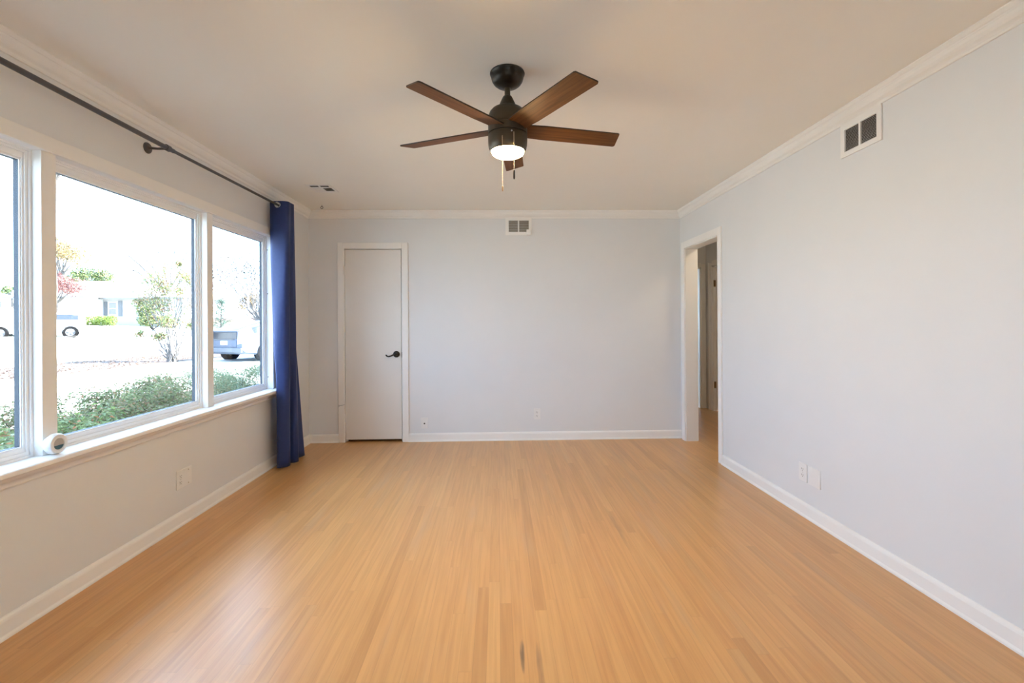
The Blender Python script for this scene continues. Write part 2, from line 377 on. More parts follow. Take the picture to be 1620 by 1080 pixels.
# ------------------------------------------------------------------ front window: casing, mullions, sill, three lights
cs = MB()
CW = 0.068
ct = 0.018
cs.box(XL, XL + ct, WY0 - CW, WY0, 0.685, WZ1 + CW, 0.003).box(XL, XL + ct, WY1, WY1 + 0.045, 0.685, WZ1 + CW, 0.003)
cs.box(XL, XL + ct, WY0, WY1, WZ1, WZ1 + CW, 0.003)
structure(cs.build('trim_5', M['trim']), 'flat white casing around the front window', 'window casing')
ML = [(2.119, 2.189), (3.293, 3.359)]
for i, (a, b) in enumerate(ML):
    mm = MB().box(XL - TW, XL + 0.004, a, b, 0.685, WZ1, 0.002)
    structure(mm.build('trim_%d' % (6 + i), M['trim']), ('white mullion post beside the round sensor', 'white mullion post nearer to the blue curtain')[i], 'window mullion')
sl = MB()
sl.prism([(XL - TW - 0.03, 0.640), (XL - TW - 0.03, 0.655), (XL - TW, 0.664), (XL - 0.04, 0.685), (XL + 0.083, 0.685), (XL + 0.089, 0.681), (XL + 0.089, 0.664), (XL + 0.083, 0.658), (XL, 0.656), (XL, 0.640)], 'y', WY0 - 0.1, WY1 + 0.055)
sill = sl.build('trim_8', M['trim'])
structure(sill, 'white window sill ledge under the front window', 'window sill')
ap = MB().prism([(XL, 0.598), (XL + 0.013, 0.598), (XL + 0.017, 0.604), (XL + 0.018, 0.622), (XL + 0.026, 0.630), (XL + 0.032, 0.645), (XL + 0.036, 0.657), (XL, 0.657)], 'y', WY0 - 0.08, WY1 + 0.045)
ap.build('apron', M['trim'], sill)

def window(name, label, y0, y1, screws=False):
    w = empty(name, (0, 0, 0)); structure(w, label, 'window')
    z0, z1 = 0.685, WZ1
    fr = MB(); ring_frame(fr, y0, y1, z0 - 0.02, z1, 0.010, 0.010, 0.030, 0.010, XL - 0.037, XL - 0.09)
    ring_frame(fr, y0 + .004, y1 - .004, z0, z1, 0.018, 0.018, 0.026, 0.020, XL - 0.0445, XL - 0.085)
    fr.build('window_frame', M['vinyl'], w)
    sa = MB(); ring_frame(sa, y0 + .008, y1 - .008, z0 + 0.012, z1 - .004, 0.022, 0.022, 0.032, 0.040, XL - 0.051, XL - 0.058)
    ring_frame(sa, y0 + .008, y1 - .008, z0 + 0.012, z1 - .004, 0.026, 0.026, 0.038, 0.050, XL - 0.0555, XL - 0.079)
    sa.build('sash', M['vinyl'], w)
    sp = MB(); ring_frame(sp, y0 + .03, y1 - .03, z0 + 0.046, z1 - .050, 0.0052, 0.0052, 0.0052, 0.0052, XL - 0.061, XL - 0.081)
    sp.build('glazing_spacer', M['spacer'], w)
    MB().box(XL - 0.0605, XL - 0.0565, y0 + .030, y1 - .030, z0 + .045, z1 - .05).build('pane', M['glass'], w)
    if screws:
        for z in (1.905, 1.52, 0.79):
            MB().lathe([(0, 0), (0.0042, 0), (0.0042, 0.0015), (0, 0.0016)], 12, Matrix.Translation((XL - 0.028, y1 + 0.0005, z)) @ Matrix.Rotation(math.pi / 2, 4, 'X')).build('screw_hole', M['slot'], w)
    return w
window('window_1', 'narrow window light at the near end by the round sensor', WY0, 2.119)
window('window_2', 'wide middle picture window onto the yard and street', 2.189, 3.293)
window('window_3', 'narrow window light next to the blue curtain', 3.359, WY1, True)
jl = MB()                                  # jamb liner of the opening
ring_frame(jl, WY0 - 0.001, WY1 + 0.001, 0.66, WZ1 + 0.001, 0.0012, 0.0012, 0.001, 0.0012, XL + 0.002, XL - TW)
structure(jl.build('trim_9', M['vinyl']), 'white lining of the front window opening', 'window jamb')

# unseen rear wall window, added so daylight reaches the room from behind
rw = empty('window_4', (0, 0, 0)); structure(rw, 'window in the wall at the other end of the room', 'window')
fr = MB()
for x0, x1, z0, z1 in ((RX0 - .06, RX0 + .04, RZ0 - .06, RZ1 + .06), (RX1 - .04, RX1 + .06, RZ0 - .06, RZ1 + .06), (RX0 + .04, RX1 - .04, RZ0 - .06, RZ0 + .04), (RX0 + .04, RX1 - .04, RZ1 - .04, RZ1 + .06), (.07, .13, RZ0 + .04, RZ1 - .04)):
    fr.box(x0, x1, YF - 0.06, YF + 0.018, z0, z1)
fr.build('window_frame', M['trim'], rw)
MB().box(RX0 + .03, .08, YF - .05, YF - .046, RZ0 + .03, RZ1 - .03).build('pane', M['glass'], rw)
MB().box(.12, RX1 - .03, YF - .05, YF - .046, RZ0 + .03, RZ1 - .03).build('pane', M['glass'], rw)

# ------------------------------------------------------------------ closet door
def casing_x(mb, x0, x1, zt, w, y, t):
    mb.box(x0 - w, x0, y - t, y, 0, zt + w, 0.003); mb.box(x1, x1 + w, y - t, y, 0, zt + w, 0.003); mb.box(x0, x1, y - t, y, zt, zt + w, 0.003)
d = empty('door_1', (CX0, YB, 0)); structure(d, 'white flat slab closet door beside the blue curtain', 'door')
def part(mb, name, m, parent, **k):
    o = mb.build(name, m, parent, **k); o.matrix_parent_inverse = Matrix.Translation(parent.location).inverted(); return o
m_ = MB(); casing_x(m_, CX0, CX1, CZ, 0.060, YB, 0.017); part(m_, 'door_casing', M['trim'], d)
m_ = MB(); m_.box(CX0, CX0 + .008, YB - .010, YB + TI, 0, CZ).box(CX1 - .008, CX1, YB - .010, YB + TI, 0, CZ).box(CX0, CX1, YB - .010, YB + TI, CZ - .006, CZ)
m_.box(CX0 + .008, CX0 + .022, YB + .046, YB + .07, 0, CZ).box(CX1 - .022, CX1 - .008, YB + .046, YB + .07, 0, CZ).box(CX0, CX1, YB + .046, YB + .07, CZ - .02, CZ)
part(m_, 'door_jamb', M['trim'], d)
slab = part(MB().box(CX0 + .011, CX1 - .0165, YB + .004, YB + .040, 0.027, CZ - .0115, 0.0015), 'door_slab', M['door'], d)
hx, hz = -1.081, 0.926
ho = empty('lever_handle', (hx, YB + .004, hz)); ho.parent = d; ho.matrix_parent_inverse = Matrix.Translation(d.location).inverted()
RXm = Matrix.Rotation(math.pi / 2, 4, 'X')
MB().lathe([(0, 0), (0.034, 0), (0.035, 0.003), (0.031, 0.008), (0.024, 0.011), (0.014, 0.013), (0.012, 0.030), (0.0155, 0.040), (0.016, 0.052), (0.010, 0.057), (0, 0.058)], 28, RXm).build('rosette', M['bronze'], ho, True)
lv = [(0, -.046, 0), (-.02, -.048, -.003), (-.04, -.048, -.012), (-.058, -.048, -.019), (-.074, -.048, -.0215), (-.088, -.048, -.018), (-.096, -.047, -.0095), (-.094, -.046, -.002)]
MB().tube(lv, [.0105, .0095, .0085, .0075, .0068, .0068, .0085, .0105], 10).build('lever', M['bronze'], ho, True)
part(MB().box(CX1 - .0105, CX1 - .0065, YB - .0115, YB + .003, hz - .034, hz + .022), 'strike_plate', M['bronze'], d)
for z, stop in ((1.811, False), (0.344, True)):
    h = MB(); h.tube([(CX0 + .006, YB - .010, z - .045), (CX0 + .006, YB - .010, z + .045)], 0.0062, 10)
    h.tube([(CX0 + .006, YB - .010, z + .045), (CX0 + .006, YB - .010, z + .055)], 0.0045, 8)
    h.box(CX0 + .004, CX0 + .04, YB + .001, YB + .0042, z - .045, z + .045)
    ho2 = part(h, 'hinge', M['door'], d, smooth=True)
    if stop:
        q = MB(); q.tube([(CX0 + .006, YB - .012, z + .058), (CX0 - .012, YB - .03, z + .054), (CX0 - .045, YB - .034, z + .048)], 0.004, 8)
        q.lathe([(0, 0), (0.008, 0), (0.008, 0.008), (0, 0.009)], 12, Matrix.Translation((CX0 - .040, YB - .034, z + .049)) @ Matrix.Rotation(-math.pi / 2, 4, 'Y'))
        s_ = q.build('hinge_stop', M['steel'], ho2, True); s_['label'] = 'silver hinge pin door stop'

# ------------------------------------------------------------------ hall doorway and what is seen through it
dc = MB()
for s_ in (0, 1):
    x0, x1 = (XR - .017, XR) if not s_ else (XR + TI, XR + TI + .017)
    dc.box(x0, x1, DY0 - .062, DY0, 0, DZ + .068, .003).box(x0, x1, DY1, DY1 + .075, 0, DZ + .068, .003).box(x0, x1, DY0, DY1, DZ, DZ + .068, .003)
structure(dc.build('trim_10', M['trim']), 'white casing around the open hall doorway', 'door casing')
dj = MB(); dj.box(XR - .004, XR + TI + .004, DY0, DY0 + .008, 0, DZ).box(XR - .004, XR + TI + .004, DY1 - .008, DY1, 0, DZ).box(XR - .004, XR + TI + .004, DY0, DY1, DZ - .008, DZ)
structure(dj.build('trim_11', M['door']), 'painted lining inside the open hall doorway', 'door jamb')
d2 = empty('door_2', (2.93, HY1, 0)); structure(d2, 'white door standing ajar at the end of the hall', 'door')
m_ = MB(); m_.box(2.93, 2.995, HY1 - .017, HY1, 0, 2.075, .003).box(2.085, 2.15, HY1 - .017, HY1, 0, 2.075, .003).box(2.15, 2.93, HY1 - .017, HY1, 2.03, 2.095, .003)
part(m_, 'door_casing', M['trim'], d2)
m_ = MB(); m_.box(2.91, 2.93, HY1 - .006, HY1 + .1, 0, 2.03).box(2.15, 2.17, HY1 - .006, HY1 + .1, 0, 2.03).box(2.15, 2.93, HY1 - .006, HY1 + .1, 2.01, 2.03)
part(m_, 'door_jamb', M['trim'], d2)
m_ = MB(); m_.box(2.172, 2.875, HY1 + .03, HY1 + .065, .01, 2.005, .002); s2 = part(m_, 'door_slab', M['door'], d2)
m_ = MB().box(2.8755, 2.8775, HY1 + .035, HY1 + .06, .92, .985); part(m_, 'latch_plate', M['bronze'], d2)
d3 = empty('door_3', (HX1, 5.74, 0)); structure(d3, 'hall side door with brass hinges seen through the doorway', 'door')
m_ = MB(); m_.box(HX1 - .017, HX1, 6.52, 6.62, 0, 2.075, .003).box(HX1 - .017, HX1, 5.67, 5.74, 0, 2.075, .003).box(HX1 - .017, HX1, 5.74, 6.52, 2.03, 2.10, .003)
m_.box(HX1 - .026, HX1 - .015, 6.600, 6.625, 0, 2.08, .003)
part(m_, 'door_casing', M['trim'], d3)
m_ = MB(); m_.box(HX1 - .006, HX1 + .1, 6.50, 6.52, 0, 2.03).box(HX1 - .006, HX1 + .1, 5.74, 5.76, 0, 2.03).box(HX1 - .006, HX1 + .1, 5.74, 6.52, 2.01, 2.03)
m_.box(HX1 + .03, HX1 + .045, 6.485, 6.50, 0, 2.03)
part(m_, 'door_jamb', M['trim'], d3)
part(MB().box(HX1 + .045, HX1 + .08, 5.762, 6.498, .01, 2.005, .002), 'door_slab', M['door'], d3)
for z in (1.78, .366):
    h = MB(); h.tube([(HX1 + .008, 6.488, z - .045), (HX1 + .008, 6.488, z + .045)], .007, 10); h.box(HX1 + .002, HX1 + .03, 6.4965, 6.4995, z - .045, z + .045)
    part(h, 'hinge', M['brass'], d3, smooth=True)

# ------------------------------------------------------------------ ceiling fan
FX, FY, FZ = 0.050, 2.238, 2.171
fan = empty('ceiling_fan', (FX, FY, H))
tag(fan, 'five blade brown wood ceiling fan with dark bronze body and lit bowl', 'ceiling fan')
def fl(prof, name, m, parent=fan, n=40, **k):
    o = MB().lathe([(r, z - H) for r, z in prof], n).build(name, m, parent, True, **k); return o
fl([(0, 2.44), (.081, 2.44), (.083, 2.434), (.081, 2.429), (.078, 2.426), (.0765, 2.414), (.072, 2.400), (.064, 2.388), (.053, 2.379), (.040, 2.373), (.027, 2.370), (.020, 2.367), (0, 2.367)], 'canopy', M['bronze'])
fl([(.0135, 2.38), (.0135, 2.31)], 'downrod', M['fanmetal'], n=20)
fl([(0, 2.330), (.015, 2.330), (.021, 2.326), (.027, 2.314), (.036, 2.294), (.040, 2.284), (.042, 2.281), (.042, 2.275), (.058, 2.271), (.074, 2.262), (.085, 2.249), (.0915, 2.231), (.093, 2.21), (.093, 2.187), (.0905, 2.1845), (.0905, 2.182), (.093, 2.1795), (.093, 2.147), (.090, 2.145), (0, 2.145)], 'motor_housing', M['fanmetal'])
lk = fl([(0, 2.1445), (.090, 2.1445), (.093, 2.142), (.093, 2.118), (.0918, 2.096), (.0885, 2.080), (.084, 2.070), (.080, 2.066), (.0775, 2.067), (.0770, 2.081), (0, 2.082)], 'light_kit', M['fanmetal'])
fl([(.0765, 2.0790), (.0765, 2.063), (.0735, 2.056), (.066, 2.0495), (.052, 2.0440), (.030, 2.0405), (0, 2.0390)], 'lamp_bowl', M['bowl'])
for a in (40, 160, 280):
    q = MB().lathe([(0, 0), (.004, 0), (.0035, .003), (0, .004)], 10, Matrix.Rotation(math.radians(a), 4, 'Z') @ Matrix.Translation((.0925, 0, 2.130 - H)) @ Matrix.Rotation(math.pi / 2, 4, 'Y'))
    q.build('screw', M['steel'], lk, True)
def blade_mesh():
    w, t, x0, x1 = 0.107, 0.006, 0.058, 0.570
    out = [(x0, -w * .40), (x0 + .03, -w * .45), (x0 + .12, -w / 2), (x1 - .022, -w / 2), (x1 - .014, -w / 2 + .004), (x1 + .004, w / 2 - .012), (x1 + .003, w / 2 - .004), (x1 - .004, w / 2), (x0 + .12, w / 2), (x0 + .03, w * .45), (x0, w * .40)]
    b = MB(); b.prism(out, 'z', -t / 2, t / 2); return b
bl0 = None
for k in range(5):
    ang = 3.9889 - k * 2 * math.pi / 5
    if bl0 is None:
        b = blade_mesh()
        o = b.build('blade', [M['blade'], M['edge']], fan)
        for p in o.data.polygons:
            if abs(p.normal.z) < 0.5: p.material_index = 1
        bl0 = o
    else:
        o = bl0.copy(); C.objects.link(o)
    o.rotation_mode = 'XYZ'
    o.matrix_local = Matrix.Translation((0, 0, FZ - H)) @ Matrix.Rotation(ang, 4, 'Z') @ Matrix.Rotation(math.radians(-12), 4, 'X')
def chain(x, y, z0, z1, fobm, fob_len, label):
    c = MB(); n = int((z0 - z1) / 0.0042)
    for i in range(n):
        bmesh.ops.create_icosphere(c.bm, subdivisions=1, radius=.00185, matrix=Matrix.Translation((x, y, z0 - H - i * .0042)))
    c.tube([(x, y, z0 - H), (x, y, z1 - H)], .0007, 6)
    o = c.build('pull_chain', M['chain'], fan, True); o['label'] = label
    f = MB().lathe([(0, 0), (.003, -.002), (.0042, -.010), (.0045, -fob_len + .006), (.003, -fob_len), (0, -fob_len)], 14, Matrix.Translation((x, y, z1 - H)))
    f.build('fob', fobm, o, True)
chain(-.027, -.0965, 2.104, 1.878, M['fob'], .026, 'pale pull chain with tan fob')
chain(.026, -.0965, 2.122, 1.950, M['edge'], .043, 'pale pull chain with black fob')

# ------------------------------------------------------------------ curtain rod and curtain
RDX, RDZ = -1.884, 2.264
rod = empty('curtain_rod', (RDX, 2.75, RDZ)); tag(rod, 'dark grey metal curtain rod on a round wall bracket above the window', 'curtain rod')
def rp(mb, name, m, **k):
    o = mb.build(name, m, rod, k.pop('smooth', True)); return o
rp(MB().tube([(0, -1.65, .0), (0, .05, 0)], .0125, 16), 'outer_pole', M['rod'])
rp(MB().tube([(0, .04, 0), (0, 1.575, .012)], .0095, 16), 'inner_pole', M['rod'])
def bracket(y, z):
    b = MB(); b.lathe([(0, 0), (.031, 0), (.031, .004), (.027, .009), (.012, .011), (.008, .016)], 28, Matrix.Translation((XL - RDX, y, z)) @ Matrix.Rotation(math.pi / 2, 4, 'Y'))
    b.tube([(XL - RDX + .012, y, z), (XL - RDX + .06, y, z - .004), (-.012, y, z - .003)], [.008, .0065, .0075], 12)
    b.lathe([(.0135, -.014), (.0175, -.014), (.0175, .014), (.0135, .014)], 20, Matrix.Translation((0, y, z)) @ Matrix.Rotation(math.pi / 2, 4, 'X'))
    rp(b, 'wall_bracket', M['rod'])
bracket(.0, 0); bracket(-1.55, 0); bracket(1.55, .0118)

def catmull(P, n):
    out = []
    for i in range(len(P) - 1):
        p0, p1, p2, p3 = P[max(i - 1, 0)], P[i], P[i + 1], P[min(i + 2, len(P) - 1)]
        for k in range(n):
            t = k / n
            out.append(tuple(0.5 * ((2 * p1[j]) + (-p0[j] + p2[j]) * t + (2 * p0[j] - 5 * p1[j] + 4 * p2[j] - p3[j]) * t * t + (-p0[j] + 3 * p1[j] - 3 * p2[j] + p3[j]) * t ** 3) for j in range(2)))
    out.append(P[-1]); return out
top = [(-1.976, 4.165), (-1.962, 4.124), (-1.905, 4.102), (-1.835, 4.098), (-1.808, 4.112), (-1.802, 4.135), (-1.803, 4.150), (-1.804, 4.165), (-1.803, 4.180), (-1.801, 4.198), (-1.800, 4.215), (-1.803, 4.230), (-1.815, 4.243), (-1.85, 4.250), (-1.92, 4.250), (-1.945, 4.235), (-1.92, 4.215), (-1.86, 4.205), (-1.85, 4.19)]
bot = [(-1.905, 4.130), (-1.903, 4.095), (-1.880, 4.088), (-1.842, 4.110), (-1.820, 4.150), (-1.832, 4.190), (-1.865, 4.205), (-1.872, 4.222), (-1.855, 4.238), (-1.815, 4.244), (-1.798, 4.275), (-1.818, 4.318), (-1.858, 4.335), (-1.866, 4.365), (-1.850, 4.395), (-1.832, 4.420), (-1.826, 4.480), (-1.845, 4.525), (-1.92, 4.55)]
cur = empty('curtain', (-1.87, 4.2, 0)); tag(cur, 'navy blue grommet curtain bunched at the far end of the rod', 'curtain')
bm = bmesh.new(); rows = []
ZS = [2.308, 2.303] + [2.299 - .003 * i for i in range(17)] + [2.245 - (2.245 - .022) * i / 38 for i in range(39)]; NZ = len(ZS) - 1
for iz in range(NZ + 1):
    z = ZS[iz]; t = (2.308 - z) / (2.308 - .022)
    k = t ** 1.15
    pts = []
    for (a, b) in zip(top, bot):
        x = a[0] + (b[0] - a[0]) * k; y = a[1] + (b[1] - a[1]) * k
        pts.append((x, y))
    lo = -1.9035                                    # pushed off the sill nose
    if z < 1.0:
        f = min(1, (1.0 - z) / .25); pts = [(max(x, x + (lo - x) * f) if x < lo else x, y) for x, y in pts]
    row = catmull(pts, 14)
    row = [(x + .0025 * math.sin(9 * t + j * .25) * t, y + .003 * math.sin(13 * t + j * .155)) for j, (x, y) in enumerate(row)]
    rows.append([bm.verts.new((x + 1.87, y - 4.2, z)) for x, y in row])
for a, b in zip(rows, rows[1:]):
    for j in range(len(a) - 1):
        q = (a[j].co + a[j + 1].co + b[j].co + b[j + 1].co) / 4                 # eyelet holes for the rod
        if math.hypot(q.x - 1.87 - RDX, q.z - 2.276) < .0195: continue
        bm.faces.new((a[j], a[j + 1], b[j + 1], b[j]))
mb_ = MB(); mb_.bm.free(); mb_.bm = bm
cp = mb_.build('curtain_panel', M['curtain'], cur)
for p in cp.data.polygons: p.use_smooth = True
md = cp.modifiers.new('thickness', 'SOLIDIFY'); md.thickness = 0.002; md.offset = 0
for i, (gy, dx) in enumerate(((4.1005, 0), (4.2510, 0), (4.2090, 0))):
    g = MB(); b2 = bmesh.new(); n1, n2, R1, R2 = 28, 8, .0225, .0058
    for a in range(n1):
        for c_ in range(n2):
            th, ph = 2 * math.pi * a / n1, 2 * math.pi * c_ / n2
            b2.verts.new(((R1 + R2 * math.cos(ph)) * math.cos(th), R2 * .9 * math.sin(ph), (R1 + R2 * math.cos(ph)) * math.sin(th)))
    b2.verts.ensure_lookup_table()
    for a in range(n1):
        for c_ in range(n2):
            b2.faces.new([b2.verts[q] for q in (a * n2 + c_, ((a + 1) % n1) * n2 + c_, ((a + 1) % n1) * n2 + (c_ + 1) % n2, a * n2 + (c_ + 1) % n2)])
    g.join(b2)
    o = g.build('grommet', M['steel'], cur, True); o.location = (RDX + 1.87, gy - 4.2 - .001, 2.276)

# ------------------------------------------------------------------ wall plates
def plate_root(name, label, cat, loc, rz): return tag(empty(name, loc, rz), label, cat)
def receptacles(t, cx, big=1.0):
    for dz in (.0195, -.0195):
        r = MB(); r.box(cx - .0165, cx + .0165, -.0075, -.004, dz - .0135, dz + .0135, .002); o = r.build('receptacle', M['plate'], t)
        s = MB(); s.box(cx - .0085, cx - .0058, -.0079, -.0070, dz - .002, dz + .0075).box(cx + .0058, cx + .0085, -.0079, -.0070, dz - .001, dz + .0065)
        s.lathe([(0, 0), (.0028, 0), (.0028, .0009), (0, .0009)], 10, Matrix.Translation((cx, -.0070, dz - .0075)) @ RXm); s.build('slots', M['slot'], o)
def plate_screw(t, x, z, m=None): MB().lathe([(0, 0), (.0034, 0), (.0028, .0014), (0, .0016)], 10, Matrix.Translation((x, -.0058, z)) @ RXm).build('screw', m or M['steel'], t, True)
def cover(t, w, h=.115, bevel=.002): MB().box(-w / 2, w / 2, -.006, 0, -h / 2, h / 2, bevel).build('cover_plate', M['plate'], t)
# local frame: plate faces -y; rotated so that it faces into the room
o = plate_root('outlet', 'white duplex outlet on the far wall', 'outlet', (.407, YB, .277), 0); cover(o, .071); receptacles(o, 0); plate_screw(o, 0, 0)
o = plate_root('cable_jack', 'white coaxial cable wall plate beside the closet door', 'wall plate', (-.789, YB, .194), 0); cover(o, .071)
q = MB().lathe([(0, 0), (.0085, 0), (.0085, .003), (.0055, .0032), (.0055, .011), (0, .011)], 12, Matrix.Translation((0, -.006, -.004)) @ RXm); q.build('connector', M['bronze'], o, True)
plate_screw(o, 0, .042, M['plate']); plate_screw(o, 0, -.042, M['plate'])
o = plate_root('outlet', 'wide white double plate under the window with outlet on its near half', 'outlet', (XL, 3.043, .287), math.pi / 2); cover(o, .142, .115)
receptacles(o, -.036); 
for z in (.042, -.042): plate_screw(o, .038, z, M['brass'])
plate_screw(o, -.036, 0)
o = plate_root('outlet', 'white duplex outlet low on the long plain wall', 'outlet', (XR, 2.990, .278), -math.pi / 2); cover(o, .080); receptacles(o, 0); plate_screw(o, 0, 0)
o = plate_root('blank_plate', 'blank white wall plate beside the outlet on the plain wall', 'wall plate', (XR, 2.880, .277), -math.pi / 2); cover(o, .108)
for x in (-.023, .023):
    for z in (.042, -.042): plate_screw(o, x, z, M['plate'])

# ------------------------------------------------------------------ vents
def wall_vent(name, label, loc, rz, w, h, openings, nsl, backs):
    t = tag(empty(name, loc, rz), label, 'air vent')
    xs = sorted({-w / 2, w / 2} | {v for a in openings for v in a[:2]}); zs = sorted({-h / 2, h / 2} | {v for a in openings for v in a[2:]})
    f = MB()
    for i in range(len(xs) - 1):
        for j in range(len(zs) - 1):
            cx, cz = (xs[i] + xs[i + 1]) / 2, (zs[j] + zs[j + 1]) / 2
            if any(a[0] < cx < a[1] and a[2] < cz < a[3] for a in openings): continue
            f.box(xs[i], xs[i + 1], -.010, -.001, zs[j], zs[j + 1])
    bmesh.ops.remove_doubles(f.bm, verts=f.bm.verts, dist=1e-5)
    f.prism([(-w / 2 - .006, -h / 2 - .006), (w / 2 + .006, -h / 2 - .006), (w / 2 + .006, h / 2 + .006), (-w / 2 - .006, h / 2 + .006)], 'y', 0, -.001) if False else None
    f.build('vent_frame', M['trim'], t)
    for k, a in enumerate(openings):
        MB().box(a[0], a[1], -.0015, -.0004, a[2], a[3]).build('backing', backs[k], t)
        s = MB(); n = nsl
        for i in range(n):
            z = a[2] + (i + .5) * (a[3] - a[2]) / n
            s.prism([(-.0085, z - .0012), (-.0020, z + .0022), (-.0020, z + .0030), (-.0085, z - .0004)], 'x', a[0], a[1])
        s.build('louvers', M['trim'], t)
    return t
v = wall_vent('wall_vent', 'white double grille high on the long plain wall', (XR, 2.489, 2.268), -math.pi / 2, .284, .186, [(-.112, -.008, -.066, .058), (.004, .113, -.066, .058)], 16, [M['duct'], M['duct']])
v = wall_vent('wall_vent', 'small white double grille on the far wall under the crown', (.2215, YB, 2.2745), 0, .279, .183, [(-.105, -.007, -.058, .066), (.007, .110, -.058, .066)], 14, [M['ductbrown'], M['ductbrown']])
MB().box(.083, .128, -.034, -.010, -.096, -.034, .004).build('damper_lever', M['plate'], v)

# ceiling register
t = tag(empty('ceiling_vent', (-1.535, 4.178, H)), 'white louvered register in the ceiling near the curtain', 'air vent')
f = MB(); op = [(-.080, -.006, -.092, -.048), (.008, .082, -.092, -.048), (.010, .086, -.026, .078)]
xs = sorted({-.106, .106} | {v_ for a in op for v_ in a[:2]}); ys = sorted({-.12, .12} | {v_ for a in op for v_ in a[2:]})
for i in range(len(xs) - 1):
    for j in range(len(ys) - 1):
        cx, cy = (xs[i] + xs[i + 1]) / 2, (ys[j] + ys[j + 1]) / 2
        if any(a[0] < cx < a[1] and a[2] < cy < a[3] for a in op): continue
        f.box(xs[i], xs[i + 1], ys[j], ys[j + 1], -.0042, -.0012)
bmesh.ops.remove_doubles(f.bm, verts=f.bm.verts, dist=1e-5)
f.build('vent_frame', M['trim'], t)
for a in op:
    MB().box(a[0], a[1], a[2], a[3], -.0015, -.0004).build('backing', M['duct'], t)
s = MB()
for i in range(5):
    y = -.022 + i * .021
    s.prism([(y, -.0040), (y + .0012, -.0040), (y + .004, -.0016), (y + .0028, -.0016)], 'x', .010, .086)
s.build('louvers', M['trim'], t)
s = MB()
for i in range(7):
    x = -.075 + i * .0105
    s.box(x, x + .004, -.026, .078, -.0062, -.0041)
s.build('louvers', M['trim'], t)

hk = MB(); hk.lathe([(.0, -.002), (.004, -.002), (.004, 0), (0, 0)], 12, Matrix.Translation((0, 0, 0)))
hk.tube([(0, 0, 0), (0, 0, -.012)], .0018, 8)
hk.tube([(.011 * math.sin(a), 0, -.023 + .011 * math.cos(a)) for a in [i * 2 * math.pi / 20 for i in range(21)]], .0026, 8, False)
o = hk.build('ceiling_hook', M['bronze'], None, True); o.location = (-1.761, 4.78, H); tag(o, 'tiny dark eye hook in the ceiling by the far corner', 'hook')

# round sensor on the sill
ps = tag(empty('motion_sensor', (-1.9775, 2.146, .7315)), 'round white sensor puck with teal half screen on the window sill', 'sensor')
RY = Matrix.Rotation(math.pi / 2, 4, 'Y')
MB().lathe([(0, -.014), (.034, -.014), (.040, 0), (.0445, .004), (.0455, .012), (.0445, .024), (.041, .030), (.036, .0315), (.0265, .0310), (.0255, .027), (0, .027)], 40, RY).build('sensor_body', M['plate'], ps, True)
def disc_half(z0, lo):
    b = MB(); n = 24; r = .0245; zc = -.006
    if lo: angs = [math.acos(max(-1, min(1, zc / r)))]
    a0 = math.asin(zc / r)
    pts = [(r * math.cos(a0 + (math.pi - 2 * a0) * i / n), r * math.sin(a0 + (math.pi - 2 * a0) * i / n)) for i in range(n + 1)] if not lo else [(r * math.cos(math.pi - a0 + (math.pi + 2 * a0) * i / n), r * math.sin(math.pi - a0 + (math.pi + 2 * a0) * i / n)) for i in range(n + 1)]
    b.prism(pts, 'x', .0265, z0); return b
disc_half(.0285, False).build('lens', noise_mat('grey_beige_lens', (.42, .39, .36), (.46, .43, .40), 20, .3), ps)
disc_half(.0285, True).build('screen', M['teal'], ps)
#EXTERIOR
# ------------------------------------------------------------------ outdoors: ground
ZT = [(0, -.14), (5, -.12), (12, 0.0), (17, .25), (23, .57), (34, 1.22), (45, 1.6), (90, 3.0), (140, 4.0)]
def zt(x, y):
    s = XL - x
    z = ZT[0][1]
    for (a, b), (c, d) in zip(ZT, ZT[1:]):
        if a <= s <= c: z = b + (d - b) * (s - a) / (c - a)
    if s > ZT[-1][0]: z = ZT[-1][1]
    cl = lambda v: max(0.0, min(1.0, v))
    return z - 0.9 * cl((y - 34) / 4) * cl((25 - s) / 5)
def sheet(name, m, label, cat, fx0, fx1, ys, dz, edge=None, stuff=None):
    """a strip of ground between s = fx0 and fx1 draped on the terrain"""
    ss = sorted({fx0, fx1} | {s for s, _ in ZT if fx0 < s < fx1} | {fx0 + (fx1 - fx0) * i / 24 for i in range(25)})
    b = MB(); rows = []
    for y in ys:
        row = []
        for s in ss:
            e = edge(y) if edge else 0
            x = XL - s - e
            row.append(b.bm.verts.new((x, y, zt(x, y) + dz)))
        rows.append(row)
    for a, c in zip(rows, rows[1:]):
        for j in range(len(ss) - 1): b.bm.faces.new((a[j], a[j + 1], c[j + 1], c[j]))
    o = b.build(name, m)
    structure(o, label, cat); return o
def rng(a, b, n): return [a + (b - a) * i / n for i in range(n + 1)]
lawn_m = noise_mat('sunlit_lawn', (0.42, 0.44, 0.38), (0.48, 0.48, 0.43), 1.4, 0.9, bump=0.4, bscale=30)
structure(MB().box(XL - TW + .001, 60, -60, 120, -.4, -.14).build('ground', lawn_m), 'ground around the other sides of the house', 'lawn')
sheet('lawn', lawn_m, 'pale dry lawn outside the window rising to the street', 'lawn', TW, 140, rng(-30, 120, 75), 0)
sheet('street', noise_mat('pale_concrete', (0.42, 0.41, 0.40), (0.48, 0.47, 0.45), 1.0, 0.85), 'sunlit pale street across the yard', 'street', 12.6, 17.5, rng(-30, 110, 70), .006, lambda y: -.05 * (y - 14))
sheet('sidewalk', noise_mat('sidewalk_concrete', (0.40, 0.39, 0.37), (0.46, 0.45, 0.43), 2.0, 0.85), 'pale sidewalk crossing the front yard', 'sidewalk', 7.7, 9.0, rng(-30, 60, 60), .006, lambda y: -.04 * (y - 14))
